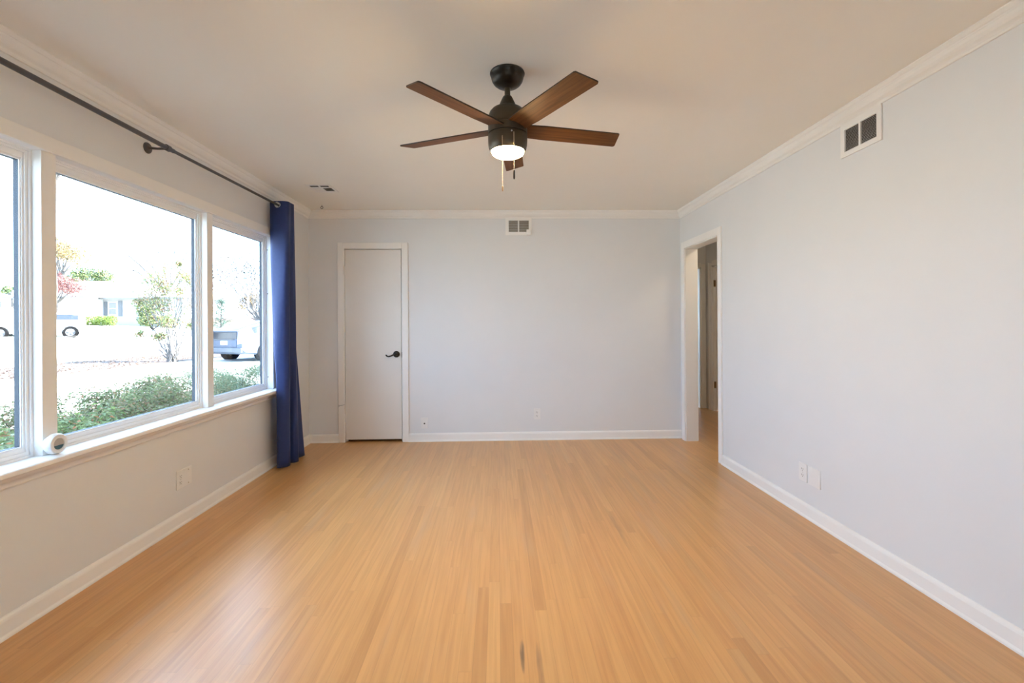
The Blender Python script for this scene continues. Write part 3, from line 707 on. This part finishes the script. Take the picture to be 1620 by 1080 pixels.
sheet('flower_bed', noise_mat('dark_mulch', (0.040, 0.028, 0.020), (0.085, 0.060, 0.045), 14, 0.95, bump=0.8, bscale=60), 'dark mulch bed under the window shrubs', 'flower bed', TW + .01, 4.5, rng(1.0, 10.5, 40), .012, lambda y: .12 * math.sin(y * 1.7))
sheet('mulch_strip', noise_mat('leafy_mulch', (0.058, 0.034, 0.022), (0.080, 0.052, 0.036), 9, 0.95, bump=0.6, bscale=40), 'leaf strewn mulch strip around the small multi stemmed tree', 'flower bed', 9.25, 12.3, rng(7, 26, 40), .008, lambda y: -.05 * (y - 14) + .1 * math.sin(y * .9))
sheet('curb', noise_mat('curb_concrete', (0.20, 0.19, 0.17), (0.26, 0.25, 0.23), 3.0, 0.9), 'thin curb line across the street', 'curb', 22.0, 22.18, rng(10, 60, 40), .10)

# ------------------------------------------------------------------ plants
def leaf(bm, p, n, L, W, R_, bend=0.25):
    n = n.normalized(); a = n.orthogonal().normalized(); a.rotate(Matrix.Rotation(R_.random() * 6.283, 3, n)); s = n.cross(a)
    v = [bm.verts.new(p), bm.verts.new(p + a * L * .45 + s * W * .5 + n * L * .05), bm.verts.new(p + a * L - n * L * bend), bm.verts.new(p + a * L * .45 - s * W * .5 + n * L * .05)]
    bm.faces.new((v[0], v[1], v[2])); bm.faces.new((v[0], v[2], v[3]))
def rvec(R_):
    while True:
        v = Vector((R_.uniform(-1, 1), R_.uniform(-1, 1), R_.uniform(-1, 1)))
        if 0.05 < v.length < 1: return v
def clump(bm, c, r, n, L, W, R_, shell=0.45, upb=0.5):
    c = Vector(c)
    for _ in range(n):
        d = rvec(R_).normalized(); k = R_.uniform(shell, 1) ** .6
        p = c + Vector((d.x * r[0], d.y * r[1], d.z * r[2])) * k
        nn = d * .6 + Vector((0, 0, upb)) + rvec(R_) * .7
        f = R_.uniform(.7, 1.25); leaf(bm, p, nn, L * f, W * f, R_)
def limb(mb, a, b, r0_, r1_, R_, wob=.06, n=5, sides=6):
    a, b = Vector(a), Vector(b); ln = (b - a).length; pts = []
    for i in range(n + 1):
        t = i / n; p = a.lerp(b, t)
        if 0 < i < n: p += rvec(R_) * wob * ln
        pts.append(p)
    mb.tube(pts, [r0_ + (r1_ - r0_) * i / n for i in range(n + 1)], sides); return pts
LM = {}
LM['broad'] = island_mat('broad_green_leaves', [(0.146, 0.209, 0.070), (0.218, 0.275, 0.099), (0.119, 0.165, 0.065), (0.278, 0.296, 0.131), (0.175, 0.220, 0.109), (0.192, 0.241, 0.065), (0.248, 0.265, 0.120), (0.205, 0.220, 0.109), (0.233, 0.275, 0.131), (0.175, 0.209, 0.089), (0.160, 0.199, 0.089), (0.380, 0.165, 0.076)], .45, trans=.4)
LM['azalea'] = island_mat('small_green_leaves', [(0.160, 0.191, 0.081), (0.218, 0.236, 0.109), (0.132, 0.147, 0.070), (0.264, 0.271, 0.131), (0.192, 0.180, 0.099), (0.321, 0.191, 0.109), (0.233, 0.213, 0.131), (0.160, 0.180, 0.076)], .5, trans=.4)
LM['juniper'] = island_mat('fine_grey_green_leaves', [(0.178, 0.234, 0.130), (0.238, 0.285, 0.163), (0.149, 0.195, 0.109), (0.298, 0.324, 0.197), (0.326, 0.259, 0.142), (0.210, 0.259, 0.154)], .5, trans=.4)
LM['myrtle'] = island_mat('turning_leaves', [(0.135, 0.182, 0.069), (0.195, 0.230, 0.084), (0.268, 0.230, 0.100), (0.318, 0.209, 0.111), (0.122, 0.158, 0.084), (0.230, 0.146, 0.100), (0.169, 0.209, 0.100)], .5, trans=.25)
LM['red'] = island_mat('red_autumn_leaves', [(0.175, 0.076, 0.067), (0.224, 0.105, 0.088), (0.144, 0.061, 0.057), (0.199, 0.116, 0.105)], .6, trans=.2)
LM['orange'] = island_mat('orange_autumn_leaves', [(0.259, 0.173, 0.076), (0.293, 0.216, 0.106), (0.234, 0.148, 0.076), (0.191, 0.173, 0.086)], .6, trans=.2)
LM['green'] = island_mat('green_tree_leaves', [(0.088, 0.123, 0.048), (0.133, 0.168, 0.066), (0.194, 0.194, 0.075), (0.070, 0.098, 0.048)], .6, trans=.2)
LM['box'] = island_mat('bright_boxwood_leaves', [(0.153, 0.211, 0.042), (0.194, 0.250, 0.059), (0.122, 0.173, 0.038)], .6, trans=.2)
LM['oak'] = island_mat('dark_sparse_leaves', [(.035, .035, .03), (.055, .05, .04), (.03, .035, .025), (.075, .055, .04)], .7)
LM['tan'] = island_mat('tan_leaves', [(0.200, 0.146, 0.085), (0.238, 0.176, 0.099), (0.170, 0.131, 0.077)], .7, trans=.2)
LM['conifer'] = island_mat('blue_green_needles', [(0.078, 0.134, 0.095), (0.112, 0.168, 0.121), (0.061, 0.112, 0.078)], .6)
BARK = noise_mat('grey_bark', (.05, .044, .040), (.075, .068, .062), 12, .9)
PALEBARK = noise_mat('pale_smooth_bark', (.085, .077, .072), (.12, .11, .10), 8, .8)
def plant(name, label, cat, x, y, group=None):
    return tag(empty(name, (x, y, zt(x, y))), label, cat, group)

# shrubs in the bed outside the window
def shrub_proto(kind, seed):
    R_ = random.Random(seed)
    f = MB(); st = MB()
    if kind == 'broad': n, L, W, rz, nb, sub = 1500, .062, .029, .42, 10, 'broad'
    elif kind == 'azalea': n, L, W, rz, nb, sub = 2300, .044, .022, .40, 11, 'azalea'
    else: n, L, W, rz, nb, sub = 3800, .034, .013, .42, 12, 'juniper'
    for i in range(nb):
        a = R_.uniform(0, 6.283); rr_ = R_.uniform(.12, .40)
        tip = (rr_ * math.cos(a), rr_ * math.sin(a), R_.uniform(.38, .78))
        limb(st, (R_.uniform(-.05, .05), R_.uniform(-.05, .05), -.02), tip, .007, .003, R_, .07, 4, 5)
        clump(f.bm, tip, (R_.uniform(.16, .24), R_.uniform(.16, .24), R_.uniform(.12, .18)), n // nb, L, W, R_, .15, .7)
        if i % 3 != 0: clump(f.bm, (tip[0] * 1.15, tip[1] * 1.15, R_.uniform(.10, .32)), (.22, .22, .14), int(n / nb * .7), L, W, R_, .15, .7)
    return f, st, LM[sub]
protos = {}
def shrub(x, y, kind, seed, sc, rz, label, name):
    t = plant(name, label, 'shrub', x, y, 'shrubs under the window'); t.rotation_euler.z = rz; t.scale = (sc * .92, sc * .92, sc * .86)
    key = (kind, seed)
    if key not in protos:
        f, st, m = shrub_proto(kind, seed)
        protos[key] = (f.build('foliage', m, t), st.build('stems', BARK, t))
    else:
        for q in protos[key]:
            c = q.copy(); C.objects.link(c); c.parent = t
SH = [(-3.25, 2.75, 'broad', 1, .95, .3, 'broad leaved green shrub at the near end of the window bed'),
      (-3.45, 3.28, 'broad', 2, .95, 1.7, 'broad leaved green shrub seen through the narrow near window'),
      (-3.40, 3.74, 'broad', 1, .93, 2.9, 'broad leaved shrub just past the round sensor'),
      (-3.75, 4.28, 'broad', 2, .95, 4.1, 'broad leaved shrub second past the round sensor'),
      (-4.35, 4.55, 'azalea', 3, .98, .9, 'small leaved shrub behind the broad leaved ones'),
      (-3.65, 4.72, 'azalea', 4, .95, 2.2, 'small leaved shrub in the middle of the wide window, front row'),
      (-4.25, 5.20, 'azalea', 3, 1.0, 3.9, 'small leaved shrub in the middle of the wide window, back row'),
      (-3.75, 5.32, 'azalea', 4, .93, 5.0, 'small leaved shrub right of the middle of the wide window, front row'),
      (-4.40, 5.95, 'azalea', 3, 1.0, .2, 'small leaved shrub right of the middle of the wide window, back row'),
      (-3.90, 5.92, 'azalea', 4, .95, 1.3, 'small leaved shrub before the second mullion, front row'),
      (-4.50, 6.60, 'azalea', 3, 1.0, 2.6, 'small leaved shrub before the second mullion, back row'),
      (-4.15, 7.15, 'juniper', 6, .98, 3.1, 'fine grey green shrub at the left of the narrow far window'),
      (-4.65, 7.65, 'juniper', 5, 1.0, 4.4, 'fine grey green shrub in the back row of the narrow far window'),
      (-4.15, 7.75, 'juniper', 6, .98, 5.6, 'fine grey green shrub in the middle of the narrow far window'),
      (-4.20, 8.40, 'juniper', 5, 1.0, 1.9, 'fine grey green shrub at the right of the narrow far window')]
for x, y, k, sd, sc, rz, lb in SH: shrub(x, y, k, sd, sc, rz, lb, {'broad': 'broadleaf_shrub', 'azalea': 'azalea_shrub', 'juniper': 'juniper_shrub'}[k])

# fallen leaves on the lawn: nobody could count them
R_ = random.Random(11); b = MB()
for _ in range(5200):
    y = R_.uniform(3, 19); s = R_.uniform(3.4, 12.2)
    if R_.random() < .35: s = R_.uniform(9.3, 12.2)
    x = XL - s + .05 * (y - 14) * (s > 9)
    if (-11.4 < x < -5.5 and y > 14.2) or math.hypot(x + 9.55, y - 10.28) < .5 or math.hypot(x + 11.29, y - 16.63) < .3: continue
    leaf(b.bm, Vector((x, y, zt(x, y) + .035)), Vector((0, 0, 1)) + rvec(R_) * .5, R_.uniform(.05, .10), R_.uniform(.03, .06), R_, .1)
o = b.build('fallen_leaves', island_mat('dry_leaves', [(.14, .085, .055), (.17, .12, .08), (.12, .075, .055), (.22, .17, .13), (.16, .085, .05)], .8))
tag(o, 'dry brown and orange leaves strewn over the lawn', 'leaves', None, 'stuff')

# small multi-stemmed tree
R_ = random.Random(21); t = plant('crape_myrtle', 'small multi stemmed tree with turning leaves by the sidewalk', 'tree', -11.29, 16.63)
st = MB(); f = MB(); k = .0219
P = lambda px, y, d=0.0: Vector(((px - 272) * k, d, (571 - y) * k))
cl = [((240, 468), 15, .2), ((262, 447), 15, -.2), ((288, 432), 13, .1), ((292, 458), 15, -.3), ((236, 500), 12, .2), ((262, 482), 16, -.1), ((303, 480), 12, .3), ((302, 445), 12, 0), ((252, 455), 13, .4), ((275, 505), 10, -.3), ((224, 526), 7, 0), ((246, 530), 8, .1), ((262, 528), 7, -.2), ((296, 512), 9, .2), ((284, 416), 6, 0), ((228, 478), 9, -.2), ((312, 462), 12, .1)]
for i, ((px, y), r, d) in enumerate(cl):
    tip = P(px, y, d); st0 = Vector((R_.uniform(-.14, .14), R_.uniform(-.14, .14), 0)); midp = P(272 + (px - 272) * .45, 571 - (571 - y) * .45, d * .4)
    pts = limb(st, st0, midp, .021, .013, R_, .05, 4); limb(st, pts[-1], tip, .013, .005, R_, .07, 4)
    clump(f.bm, tip, (r * k * 1.15, r * k, r * k), int(60 + r * 12), .085, .045, R_, .05, .6)
for i in range(34):
    px, y = R_.uniform(222, 314), R_.uniform(420, 515)
    if ((px - 270) / 50) ** 2 + ((y - 470) / 52) ** 2 > 1: continue
    tip = P(px, y, R_.uniform(-.6, .6)); clump(f.bm, tip, (.26, .26, .2), 60, .07, .038, R_, .05, .6)
    limb(st, P(272 + (px - 272) * .5, 571 - (571 - y) * .6), tip, .010, .004, R_, .06, 3, 5)
for i in range(9):
    a = R_.uniform(0, 6.28); limb(st, (0, 0, .0), (.5 * math.cos(a), .4 * math.sin(a), R_.uniform(.35, .8)), .02, .006, R_, .08, 4)
st.build('stems', PALEBARK, t); f.build('foliage', LM['myrtle'], t)

def tree(name, label, x, y, crown, r, n, L, W, m, bark=BARK, tr=.14, seed=1, nb=9, group=None, shell=.3, leanz=.45):
    R_ = random.Random(seed); t = plant(name, label, 'tree', x, y, group); z0 = zt(x, y)
    c = Vector((crown[0] - x, crown[1] - y, crown[2] - z0)); st = MB(); f = MB()
    fork = Vector((c.x * .5, c.y * .5, max(.5, c.z - r[2] * leanz * 2)))
    limb(st, (0, 0, -.1), fork, tr, tr * .7, R_, .02, 4, 8)
    for i in range(nb):
        d = rvec(R_).normalized(); d.z = abs(d.z) * .9 - .15
        tip = c + Vector((d.x * r[0], d.y * r[1], d.z * r[2])) * R_.uniform(.55, .9)
        limb(st, fork, tip, tr * .45, tr * .08, R_, .06, 5, 6)
        clump(f.bm, tip, (r[0] * .42, r[1] * .42, r[2] * .42), n // nb, L, W, R_, shell, .4)
    st.build('trunk', bark, t); f.build('foliage', m, t); return t
tree('red_maple', 'red leaved tree in front of the neighbor house', -34.9, 38.3, (-34.9, 38.2, 4.2), (2.0, 1.7, 1.45), 2600, .17, .10, LM['red'], seed=3, nb=12)
tree('shade_tree', 'tall tree with orange leaves rising far behind the house', -57.8, 63.9, (-57.8, 63.9, 10.2), (3.7, 2.8, 3.0), 2600, .28, .17, LM['orange'], tr=.25, seed=4, nb=12)
tree('shade_tree', 'green leaved tree rising just above the neighbor roof', -47.9, 57.4, (-47.9, 57.4, 6.9), (2.5, 2.0, 1.9), 2600, .24, .14, LM['green'], tr=.2, seed=5, nb=12)
tree('shade_tree', 'small far tree seen through the narrow near window', -61.8, 61.8, (-61.8, 61.8, 5.6), (1.4, 1.2, 1.0), 260, .34, .2, LM['green'], tr=.15, seed=6, nb=7)
tree('shade_tree', 'tree whose low twigs hang at the top of the wide window', -9.55, 10.28, (-9.25, 10.27, 5.35), (1.15, 1.1, 1.15), 420, .12, .06, LM['myrtle'], tr=.085, seed=8, nb=9)
tree('oak_tree', 'sparse dark leaved tree behind the parked dark car', -11.9, 25.6, (-13.3, 25.2, 3.35), (2.9, 1.7, 2.3), 3000, .085, .05, LM['oak'], bark=PALEBARK, tr=.06, seed=9, nb=30, shell=.05)
tree('shade_tree', 'tan leaved tree beside the utility pole', -24.6, 48.9, (-24.6, 48.8, 3.2), (1.5, 1.4, 1.6), 900, .26, .18, LM['tan'], tr=.15, seed=10, nb=10)
R_ = random.Random(31); t = plant('bare_tree', 'leafless tree fanning branches above the neighbor roof', 'tree', -40.2, 58.8); z0 = zt(-40.2, 58.8)
st = MB(); fork = Vector((0, 0, 3.6)); limb(st, (0, 0, -.1), fork, .26, .18, R_, .02, 4, 8)
for (x, y, z) in ((-42, 53.2, 10.4), (-39.9, 53.2, 10.2), (-37.7, 53.1, 10.9), (-41.6, 53.4, 8.1), (-34.0, 53.0, 9.8), (-35.6, 53.6, 11.0), (-40.6, 52.6, 9.2), (-43.2, 53.8, 8.9), (-32.5, 53.0, 8.3)):
    tip = Vector((x + 36.25, y - 53.1, z - 2.15)) * 1.107 + Vector((0, 0, 2.25 - z0)); pts = limb(st, fork, tip, .085, .014, R_, .03, 6, 6)
    for q in pts[2:-1]:
        for _ in range(2):
            d = (tip - fork).normalized() + rvec(R_) * .55; limb(st, q, q + d * R_.uniform(1.0, 2.0), .028, .009, R_, .05, 4, 5)
st.build('branches', BARK, t)
R_ = random.Random(41); t = plant('laurel_bush', 'dense green bush at the corner of the neighbor house', 'shrub', -29.3, 40.9); f = MB(); st = MB()
for i in range(9):
    c = (R_.uniform(-.9, .9), R_.uniform(-.6, .6), R_.uniform(.5, 1.9)); limb(st, (0, 0, -.05), c, .04, .015, R_); clump(f.bm, c, (.6, .6, .55), 170, .2, .12, R_, .3, .5)
f.build('foliage', LM['green'], t); st.build('stems', BARK, t)
R_ = random.Random(43); t = plant('boxwood_hedge', 'low bright green clipped hedge under the neighbor window', 'hedge', -35.5, 43.0); f = MB(); st = MB()
for i in range(9):
    x = -1.25 + i * .31; limb(st, (x, 0, -.1), (x, 0, .5), .03, .02, R_, .03, 3, 5)
    clump(f.bm, (x, 0, .42), (.26, .42, .46), 330, .11, .07, R_, .7, .3)
f.build('foliage', LM['box'], t); st.build('stems', BARK, t)
R_ = random.Random(47); t = plant('pine_tree', 'young blue green pine behind the parked dark car', 'tree', -14.1, 24.4); f = MB(); st = MB()
limb(st, (0, 0, -.1), (0, 0, 2.45), .05, .012, R_, .01)
for i in range(46):
    z = .25 + 2.2 * i / 46; rad = .75 * (1 - z / 2.7) + .08; a = i * 2.4
    tip = Vector((rad * math.cos(a), rad * math.sin(a), z + .22)); limb(st, (0, 0, z), tip, .014, .005, R_, .02, 2, 4)
    for q in range(26):
        p = Vector((0, 0, z)).lerp(tip, R_.uniform(.25, 1)); leaf(f.bm, p, rvec(R_), .16, .018, R_, .1)
st.build('trunk', BARK, t); f.build('foliage', LM['conifer'], t)

# ------------------------------------------------------------------ buildings
siding = noise_mat('pale_blue_siding', (.265, .262, .258), (.285, .282, .278), 2, .7)
whitewall = noise_mat('white_brick', (.55, .54, .53), (.62, .61, .60), 5, .8)
shing = noise_mat('pale_shingles', (.36, .35, .345), (.42, .41, .40), 8, .9)
fascia = noise_mat('grey_fascia', (.13, .125, .12), (.16, .155, .15), 6, .7)
shut = noise_mat('grey_shutter', (.075, .082, .09), (.09, .098, .105), 6, .6)
dglass = noise_mat('dark_house_glass', (.075, .095, .105), (.10, .12, .13), 3, .2)
HB = Vector((-37.71, 46.11, 0.9)); hr = Vector((1, -.029, 0))
hs = tag(empty('neighbor_house', HB, -.029), 'pale single story house with shuttered window across the street', 'house')
def hb(name, m, *boxes):
    b = MB()
    for q in boxes: b.box(*q)
    return b.build(name, m, hs)
EZ = 2.92
hb('wall', siding, (0, 7.6, 0, 7.5, -.6, EZ))
hb('wing_wall', whitewall, (-6.2, 0.02, -2.1, 7.5, -.6, EZ + .02))
rf = MB(); b2 = rf.bm
def hip(x0, x1, y0, y1, z0, zr, ins):
    V = [b2.verts.new(p) for p in ((x0, y0, z0), (x1, y0, z0), (x1, y1, z0), (x0, y1, z0))]
    ym = (y0 + y1) / 2; r1, r2 = b2.verts.new((x0 + ins, ym, zr)), b2.verts.new((x1 - ins, ym, zr))
    for q in ((V[0], V[1], r2, r1), (V[1], V[2], r2), (V[2], V[3], r1, r2), (V[3], V[0], r1), (V[3], V[2], V[1], V[0])): b2.faces.new(q)
hip(-.6, 8.1, -.5, 8, EZ, 4.15, .2)
rfo = rf.build('roof', shing, hs)
rf = MB(); b2 = rf.bm; hip(-6.8, .55, -2.6, 8, EZ + .02, 4.75, 2.2); rf.build('wing_roof', shing, hs)
hb('fascia', fascia, (-.6, 8.1, -.52, -.46, EZ - .15, EZ + .02))
hb('wing_fascia', fascia, (-6.8, .55, -2.62, -2.56, EZ - .13, EZ + .03))
wn = hb('window', whitewall, (.55, 1.38, -.05, .02, 1.28, 2.52))
MB().box(.62, 1.31, -.06, -.04, 1.34, 1.86).build('pane', dglass, wn); MB().box(.62, 1.31, -.06, -.04, 1.92, 2.46).build('pane', dglass, wn)
hb('shutter', shut, (.12, .42, -.05, .02, 1.25, 2.55)); hb('shutter', shut, (1.50, 1.85, -.05, .02, 1.15, 2.62))
q = MB(); q.tube([(3.3, -.45, EZ - .05), (3.55, -.2, EZ - .35), (3.62, -.06, EZ - .5), (3.62, -.06, 0)], .05, 8); q.build('downspout', shut, hs)
hb('chimney_vent', fascia, (-.3, -.15, 1.6, 1.75, 3.4, 3.95)); hb('roof_vent', fascia, (1.6, 1.8, 1.5, 1.7, 3.3, 3.75))
fl_ = tag(empty('house_flag', (-40.2, 43.75, 2.3), -.029), 'small blue and red flag on a pole at the white house wing', 'flag')
MB().tube([(0, 0, 0), (.12, -.35, 1.15)], .02, 8).build('flag_pole', whitewall, fl_)
q = MB(); q.prism([(.12, 1.12), (.09, .55), (-.06, .38), (-.04, .85)], 'y', -.36, -.34); q.build('flag_cloth', noise_mat('faded_flag', (.10, .09, .20), (.22, .10, .14), 5, .8), fl_)

g2 = tag(empty('distant_house', (-20.9, 37.6, zt(-20.9, 37.6)), .1), 'distant low house with a white roof and tan fascia behind the parked dark car', 'house')
z0 = zt(-20.9, 37.6)
MB().box(-3, 1.6, 0, 5, -.3, 2.1).build('wall', noise_mat('tan_wall', (.30, .25, .20), (.34, .28, .23), 4, .8), g2)
rf = MB(); b2 = rf.bm; hip(-3.4, 2.0, -.4, 5.4, 2.15, 2.95, 2.3); rf.build('roof', shing, g2)
MB().box(-3.4, 2.0, -.44, -.38, 1.98, 2.17).build('fascia', noise_mat('tan_fascia', (.20, .13, .10), (.23, .15, .12), 5, .7), g2)
up = tag(empty('utility_pole', (-19.05, 36.5, zt(-19.05, 36.5))), 'thin pale utility pole beside the tan tree', 'pole')
MB().tube([(0, 0, -.2), (0, 0, 4.9)], [.085, .07], 10).build('pole', noise_mat('pale_wood', (.42, .38, .34), (.5, .46, .42), 6, .9), up)

# ------------------------------------------------------------------ vehicles
TIRE = noise_mat('black_tire', (.006, .006, .0065), (.009, .009, .0095), 20, .95, **{'Specular IOR Level': .1})
RIM = noise_mat('alloy_rim', (.09, .09, .092), (.12, .12, .122), 20, .5, metal=.2)
AUTO = noise_mat('car_glass', (.018, .022, .030), (.025, .030, .040), 3, .15)
REDL = noise_mat('red_tail_lamp', (.45, .05, .04), (.5, .07, .05), 10, .25)
CLEARL = noise_mat('clear_tail_lamp', (.50, .40, .40), (.62, .54, .54), 14, .2)
PLATE = noise_mat('pale_number_plate', (.60, .62, .66), (.7, .72, .75), 20, .5)
def car(name, label, cat, loc, rz, ST, width, paint, wheels, wr, glass, lower=None):
    """ST: (y, z bottom, z belt, z top, half width low, belt, top) from the rear to the nose"""
    c = tag(empty(name, loc, rz), label, cat)
    def sec(s):
        y, zb, zm, ztp, wl, wb, wt = s
        h = [(wl * .90, zb), (wl, zb + .07), (wl * 1.0, (zb + zm) * .5), (wb, zm), (wt + (wb - wt) * .12, zm + (ztp - zm) * .88), (wt * .86, ztp - .012), (wt * .4, ztp)]
        return [(x, y, z) for x, z in h] + [(-x, y, z) for x, z in h[::-1]]
    b = MB(); rows = [[b.bm.verts.new(p) for p in sec(s)] for s in ST]
    for a, d_ in zip(rows, rows[1:]):
        for i in range(len(a)):
            j = (i + 1) % len(a); b.bm.faces.new((a[i], a[j], d_[j], d_[i]))
    b.bm.faces.new(rows[0]); b.bm.faces.new(rows[-1][::-1])
    body = b.build('body', paint, c, True, 35)
    def at(y):
        for s, e in zip(ST, ST[1:]):
            if s[0] <= y <= e[0]:
                t = (y - s[0]) / (e[0] - s[0]); return [s[i] + (e[i] - s[i]) * t for i in range(7)]
        return ST[-1]
    for (y0, y1, f0, f1) in glass.get('side', []):
        for sg in (-1, 1):
            q = MB(); r0_, r1_ = [], []
            for k_ in range(5):
                y = y0 + (y1 - y0) * k_ / 4; s = at(y); zm, ztp, wb, wt = s[2], s[3], s[5], s[6]; ti = wt + (wb - wt) * .12
                pt = lambda f: (sg * (wb + (ti - wb) * f + .006), y, zm + (ztp - zm) * .88 * f)
                fa = f0 + (f1 - f0) * 0; r0_.append(q.bm.verts.new(pt(.08))); r1_.append(q.bm.verts.new(pt(.92)))
            for k_ in range(4): q.bm.faces.new((r0_[k_], r0_[k_ + 1], r1_[k_ + 1], r1_[k_]))
            q.build('side_window', AUTO, c)
    for (y0, y1, fw_) in glass.get('top', []):
        q = MB(); rws = []
        for k_ in range(4):
            s = at(y0 + (y1 - y0) * k_ / 3); rws.append([q.bm.verts.new((f * s[6] * fw_, s[0], s[3] + .012 - .014 * abs(f) ** 2)) for f in (-.86, -.4, 0, .4, .86)])
        for a, d_ in zip(rws, rws[1:]):
            for i in range(4): q.bm.faces.new((a[i], a[i + 1], d_[i + 1], d_[i]))
        q.build(glass.get('topname', 'rear_window') if (y0 < 1.8) else 'windshield', AUTO, c)
    for y in wheels:
        for sg in (-1, 1):
            MT = Matrix.Translation((sg * (width / 2 - .10), y, wr)) @ Matrix.Rotation(sg * math.pi / 2, 4, 'Y')
            q = MB().lathe([(wr * .62, -.09), (wr * .95, -.09), (wr, -.06), (wr, .08), (wr * .94, .112), (wr * .64, .112), (wr * .62, .09)], 28, MT, caps=False)
            wobj = q.build('wheel', TIRE, c, True)
            q = MB().lathe([(0, .085), (wr * .16, .092), (wr * .2, .06), (wr * .55, .06), (wr * .6, .105), (wr * .635, .108)], 28, MT, caps=False)
            for k_ in range(5):
                bb_ = bmesh.new(); mm = MB(); mm.box(wr * .12, wr * .58, -.035, .035, .066, .092)
                me = bpy.data.meshes.new('t'); mm.bm.to_mesh(me); mm.bm.free(); bb_.from_mesh(me); bpy.data.meshes.remove(me)
                q.join(bb_, MT @ Matrix.Rotation(k_ * 1.2566, 4, 'Z'))
            q.build('rim', RIM, wobj, True)
            q = MB().lathe([(wr * 1.0, -.13), (wr * 1.09, -.05), (wr * 1.09, .1215), (wr * 1.0, .1215)], 28, MT, caps=False)
            q.build('wheel_arch', TIRE, c, True)
    return c
hyb_paint = noise_mat('slate_blue_car_paint', (.085, .10, .135), (.095, .115, .15), 3, .5, **{'Specular IOR Level': .25})
HY = [(0, .36, .95, 1.10, .80, .80, .62), (.10, .27, .97, 1.15, .86, .84, .63), (.55, .23, .98, 1.27, .87, .85, .62), (1.2, .20, .97, 1.41, .875, .86, .60), (1.9, .19, .96, 1.475, .875, .86, .60), (2.5, .19, .95, 1.43, .875, .86, .59), (3.35, .20, .93, 1.04, .87, .84, .62), (4.0, .22, .82, .88, .85, .80, .60), (4.35, .26, .66, .71, .76, .70, .5), (4.46, .32, .52, .55, .62, .55, .4)]
hc = car('hybrid_car', 'slate blue hatchback parked with its rear toward the window', 'car', (-9.62, 16.85, zt(-9.62, 16.85)), math.radians(-20), HY, 1.75, hyb_paint, (.92, 3.62), .315, {'side': [(.48, 1.5, 0, 1), (1.55, 2.95, 0, 1)], 'top': [(.12, 1.15, .95), (2.6, 3.3, .95)]})
MB().box(-.58, .58, -.012, .02, .80, 1.04, .01).build('rear_glass', AUTO, hc)
MB().box(-.62, .62, -.03, .05, 1.06, 1.10, .008).build('spoiler', hyb_paint, hc)
MB().box(-.56, .56, -.016, .02, .52, .77, .01).build('tailgate_panel', noise_mat('dark_slate_paint', (.045, .06, .09), (.05, .066, .10), 3, .35), hc)
MB().box(-.16, .16, -.024, -.01, .60, .74, .003).build('number_plate', PLATE, hc)
MB().box(-.45, .45, -.026, -.01, .775, .80, .003).build('trim_bar', RIM, hc)
for sg in (-1, 1):
    q = MB(); q.prism([(sg * .60, .62), (sg * .80, .66), (sg * .80, .98), (sg * .64, 1.05)], 'y', -.015, .16); q.build('tail_lamp', CLEARL, hc)
MB().box(-.80, .80, -.05, .18, .33, .50, .03).build('bumper', noise_mat('grey_bumper', (.075, .083, .10), (.085, .094, .11), 3, .4), hc)
white = noise_mat('white_car_paint', (.72, .73, .75), (.76, .77, .79), 3, .3)
SU = [(0, .42, 1.00, 1.26, .80, .80, .58), (.10, .34, 1.01, 1.34, .86, .85, .62), (.6, .30, 1.01, 1.42, .88, .87, .64), (1.8, .28, 1.00, 1.46, .89, .88, .64), (2.5, .28, .99, 1.40, .89, .88, .62), (3.2, .28, .96, 1.04, .88, .86, .66), (4.0, .30, .88, .94, .86, .82, .62), (4.4, .34, .72, .78, .78, .72, .5)]
wc = car('parked_car', 'white car parked side on across the street beyond the round sensor', 'car', (-24.5, 28.73, zt(-24.5, 27.9) - .03), math.radians(129.7), SU, 1.78, white, (.64, 3.4), .33, {'side': [(.3, 1.5, 0, 1), (1.55, 2.9, 0, 1)], 'top': [(2.45, 3.15, .95)]})
MB().prism([(-.60, 1.02), (.60, 1.02), (.50, 1.24), (-.50, 1.24)], 'y', -.012, .03).build('rear_window', AUTO, wc)
for sg in (-1, 1):
    MB().box(min(sg * .62, sg * .80), max(sg * .62, sg * .80), -.015, .05, .80, .93, .01).build('tail_lamp', REDL, wc)
MB().box(-.76, .76, -.06, .12, .40, .58, .02).build('bumper', white, wc)
MB().box(-.17, .17, -.02, 0, .66, .78, .003).build('number_plate', PLATE, wc)
VN = [(0, .45, 1.50, 2.02, .92, .92, .80), (.15, .38, 1.52, 2.08, .95, .95, .84), (3.3, .36, 1.52, 2.08, .96, .95, .84), (3.9, .36, 1.45, 1.98, .96, .95, .80), (4.5, .36, 1.14, 1.30, .95, .92, .74), (5.0, .40, 1.00, 1.08, .90, .85, .66), (5.2, .46, .80, .86, .80, .74, .55)]
vx, vy = -28.9, 28.75
vh = math.radians(45)          # heading, clockwise from +y
vl = Vector((vx - math.sin(vh) * 4.2, vy - math.cos(vh) * 4.2, 0)) + Vector((-math.cos(vh) * .85, math.sin(vh) * .85, 0))
car('parked_van', 'white van parked across the street, seen through the narrow near window', 'van', (vl.x, vl.y, zt(-29.4, 29) - .05), -vh, VN, 1.92, white, (.95, 4.2), .36, {'side': [(.5, 1.6, 0, 1), (1.75, 2.85, 0, 1), (3.0, 3.85, 0, 1)], 'top': [(3.9, 4.5, .95)]})
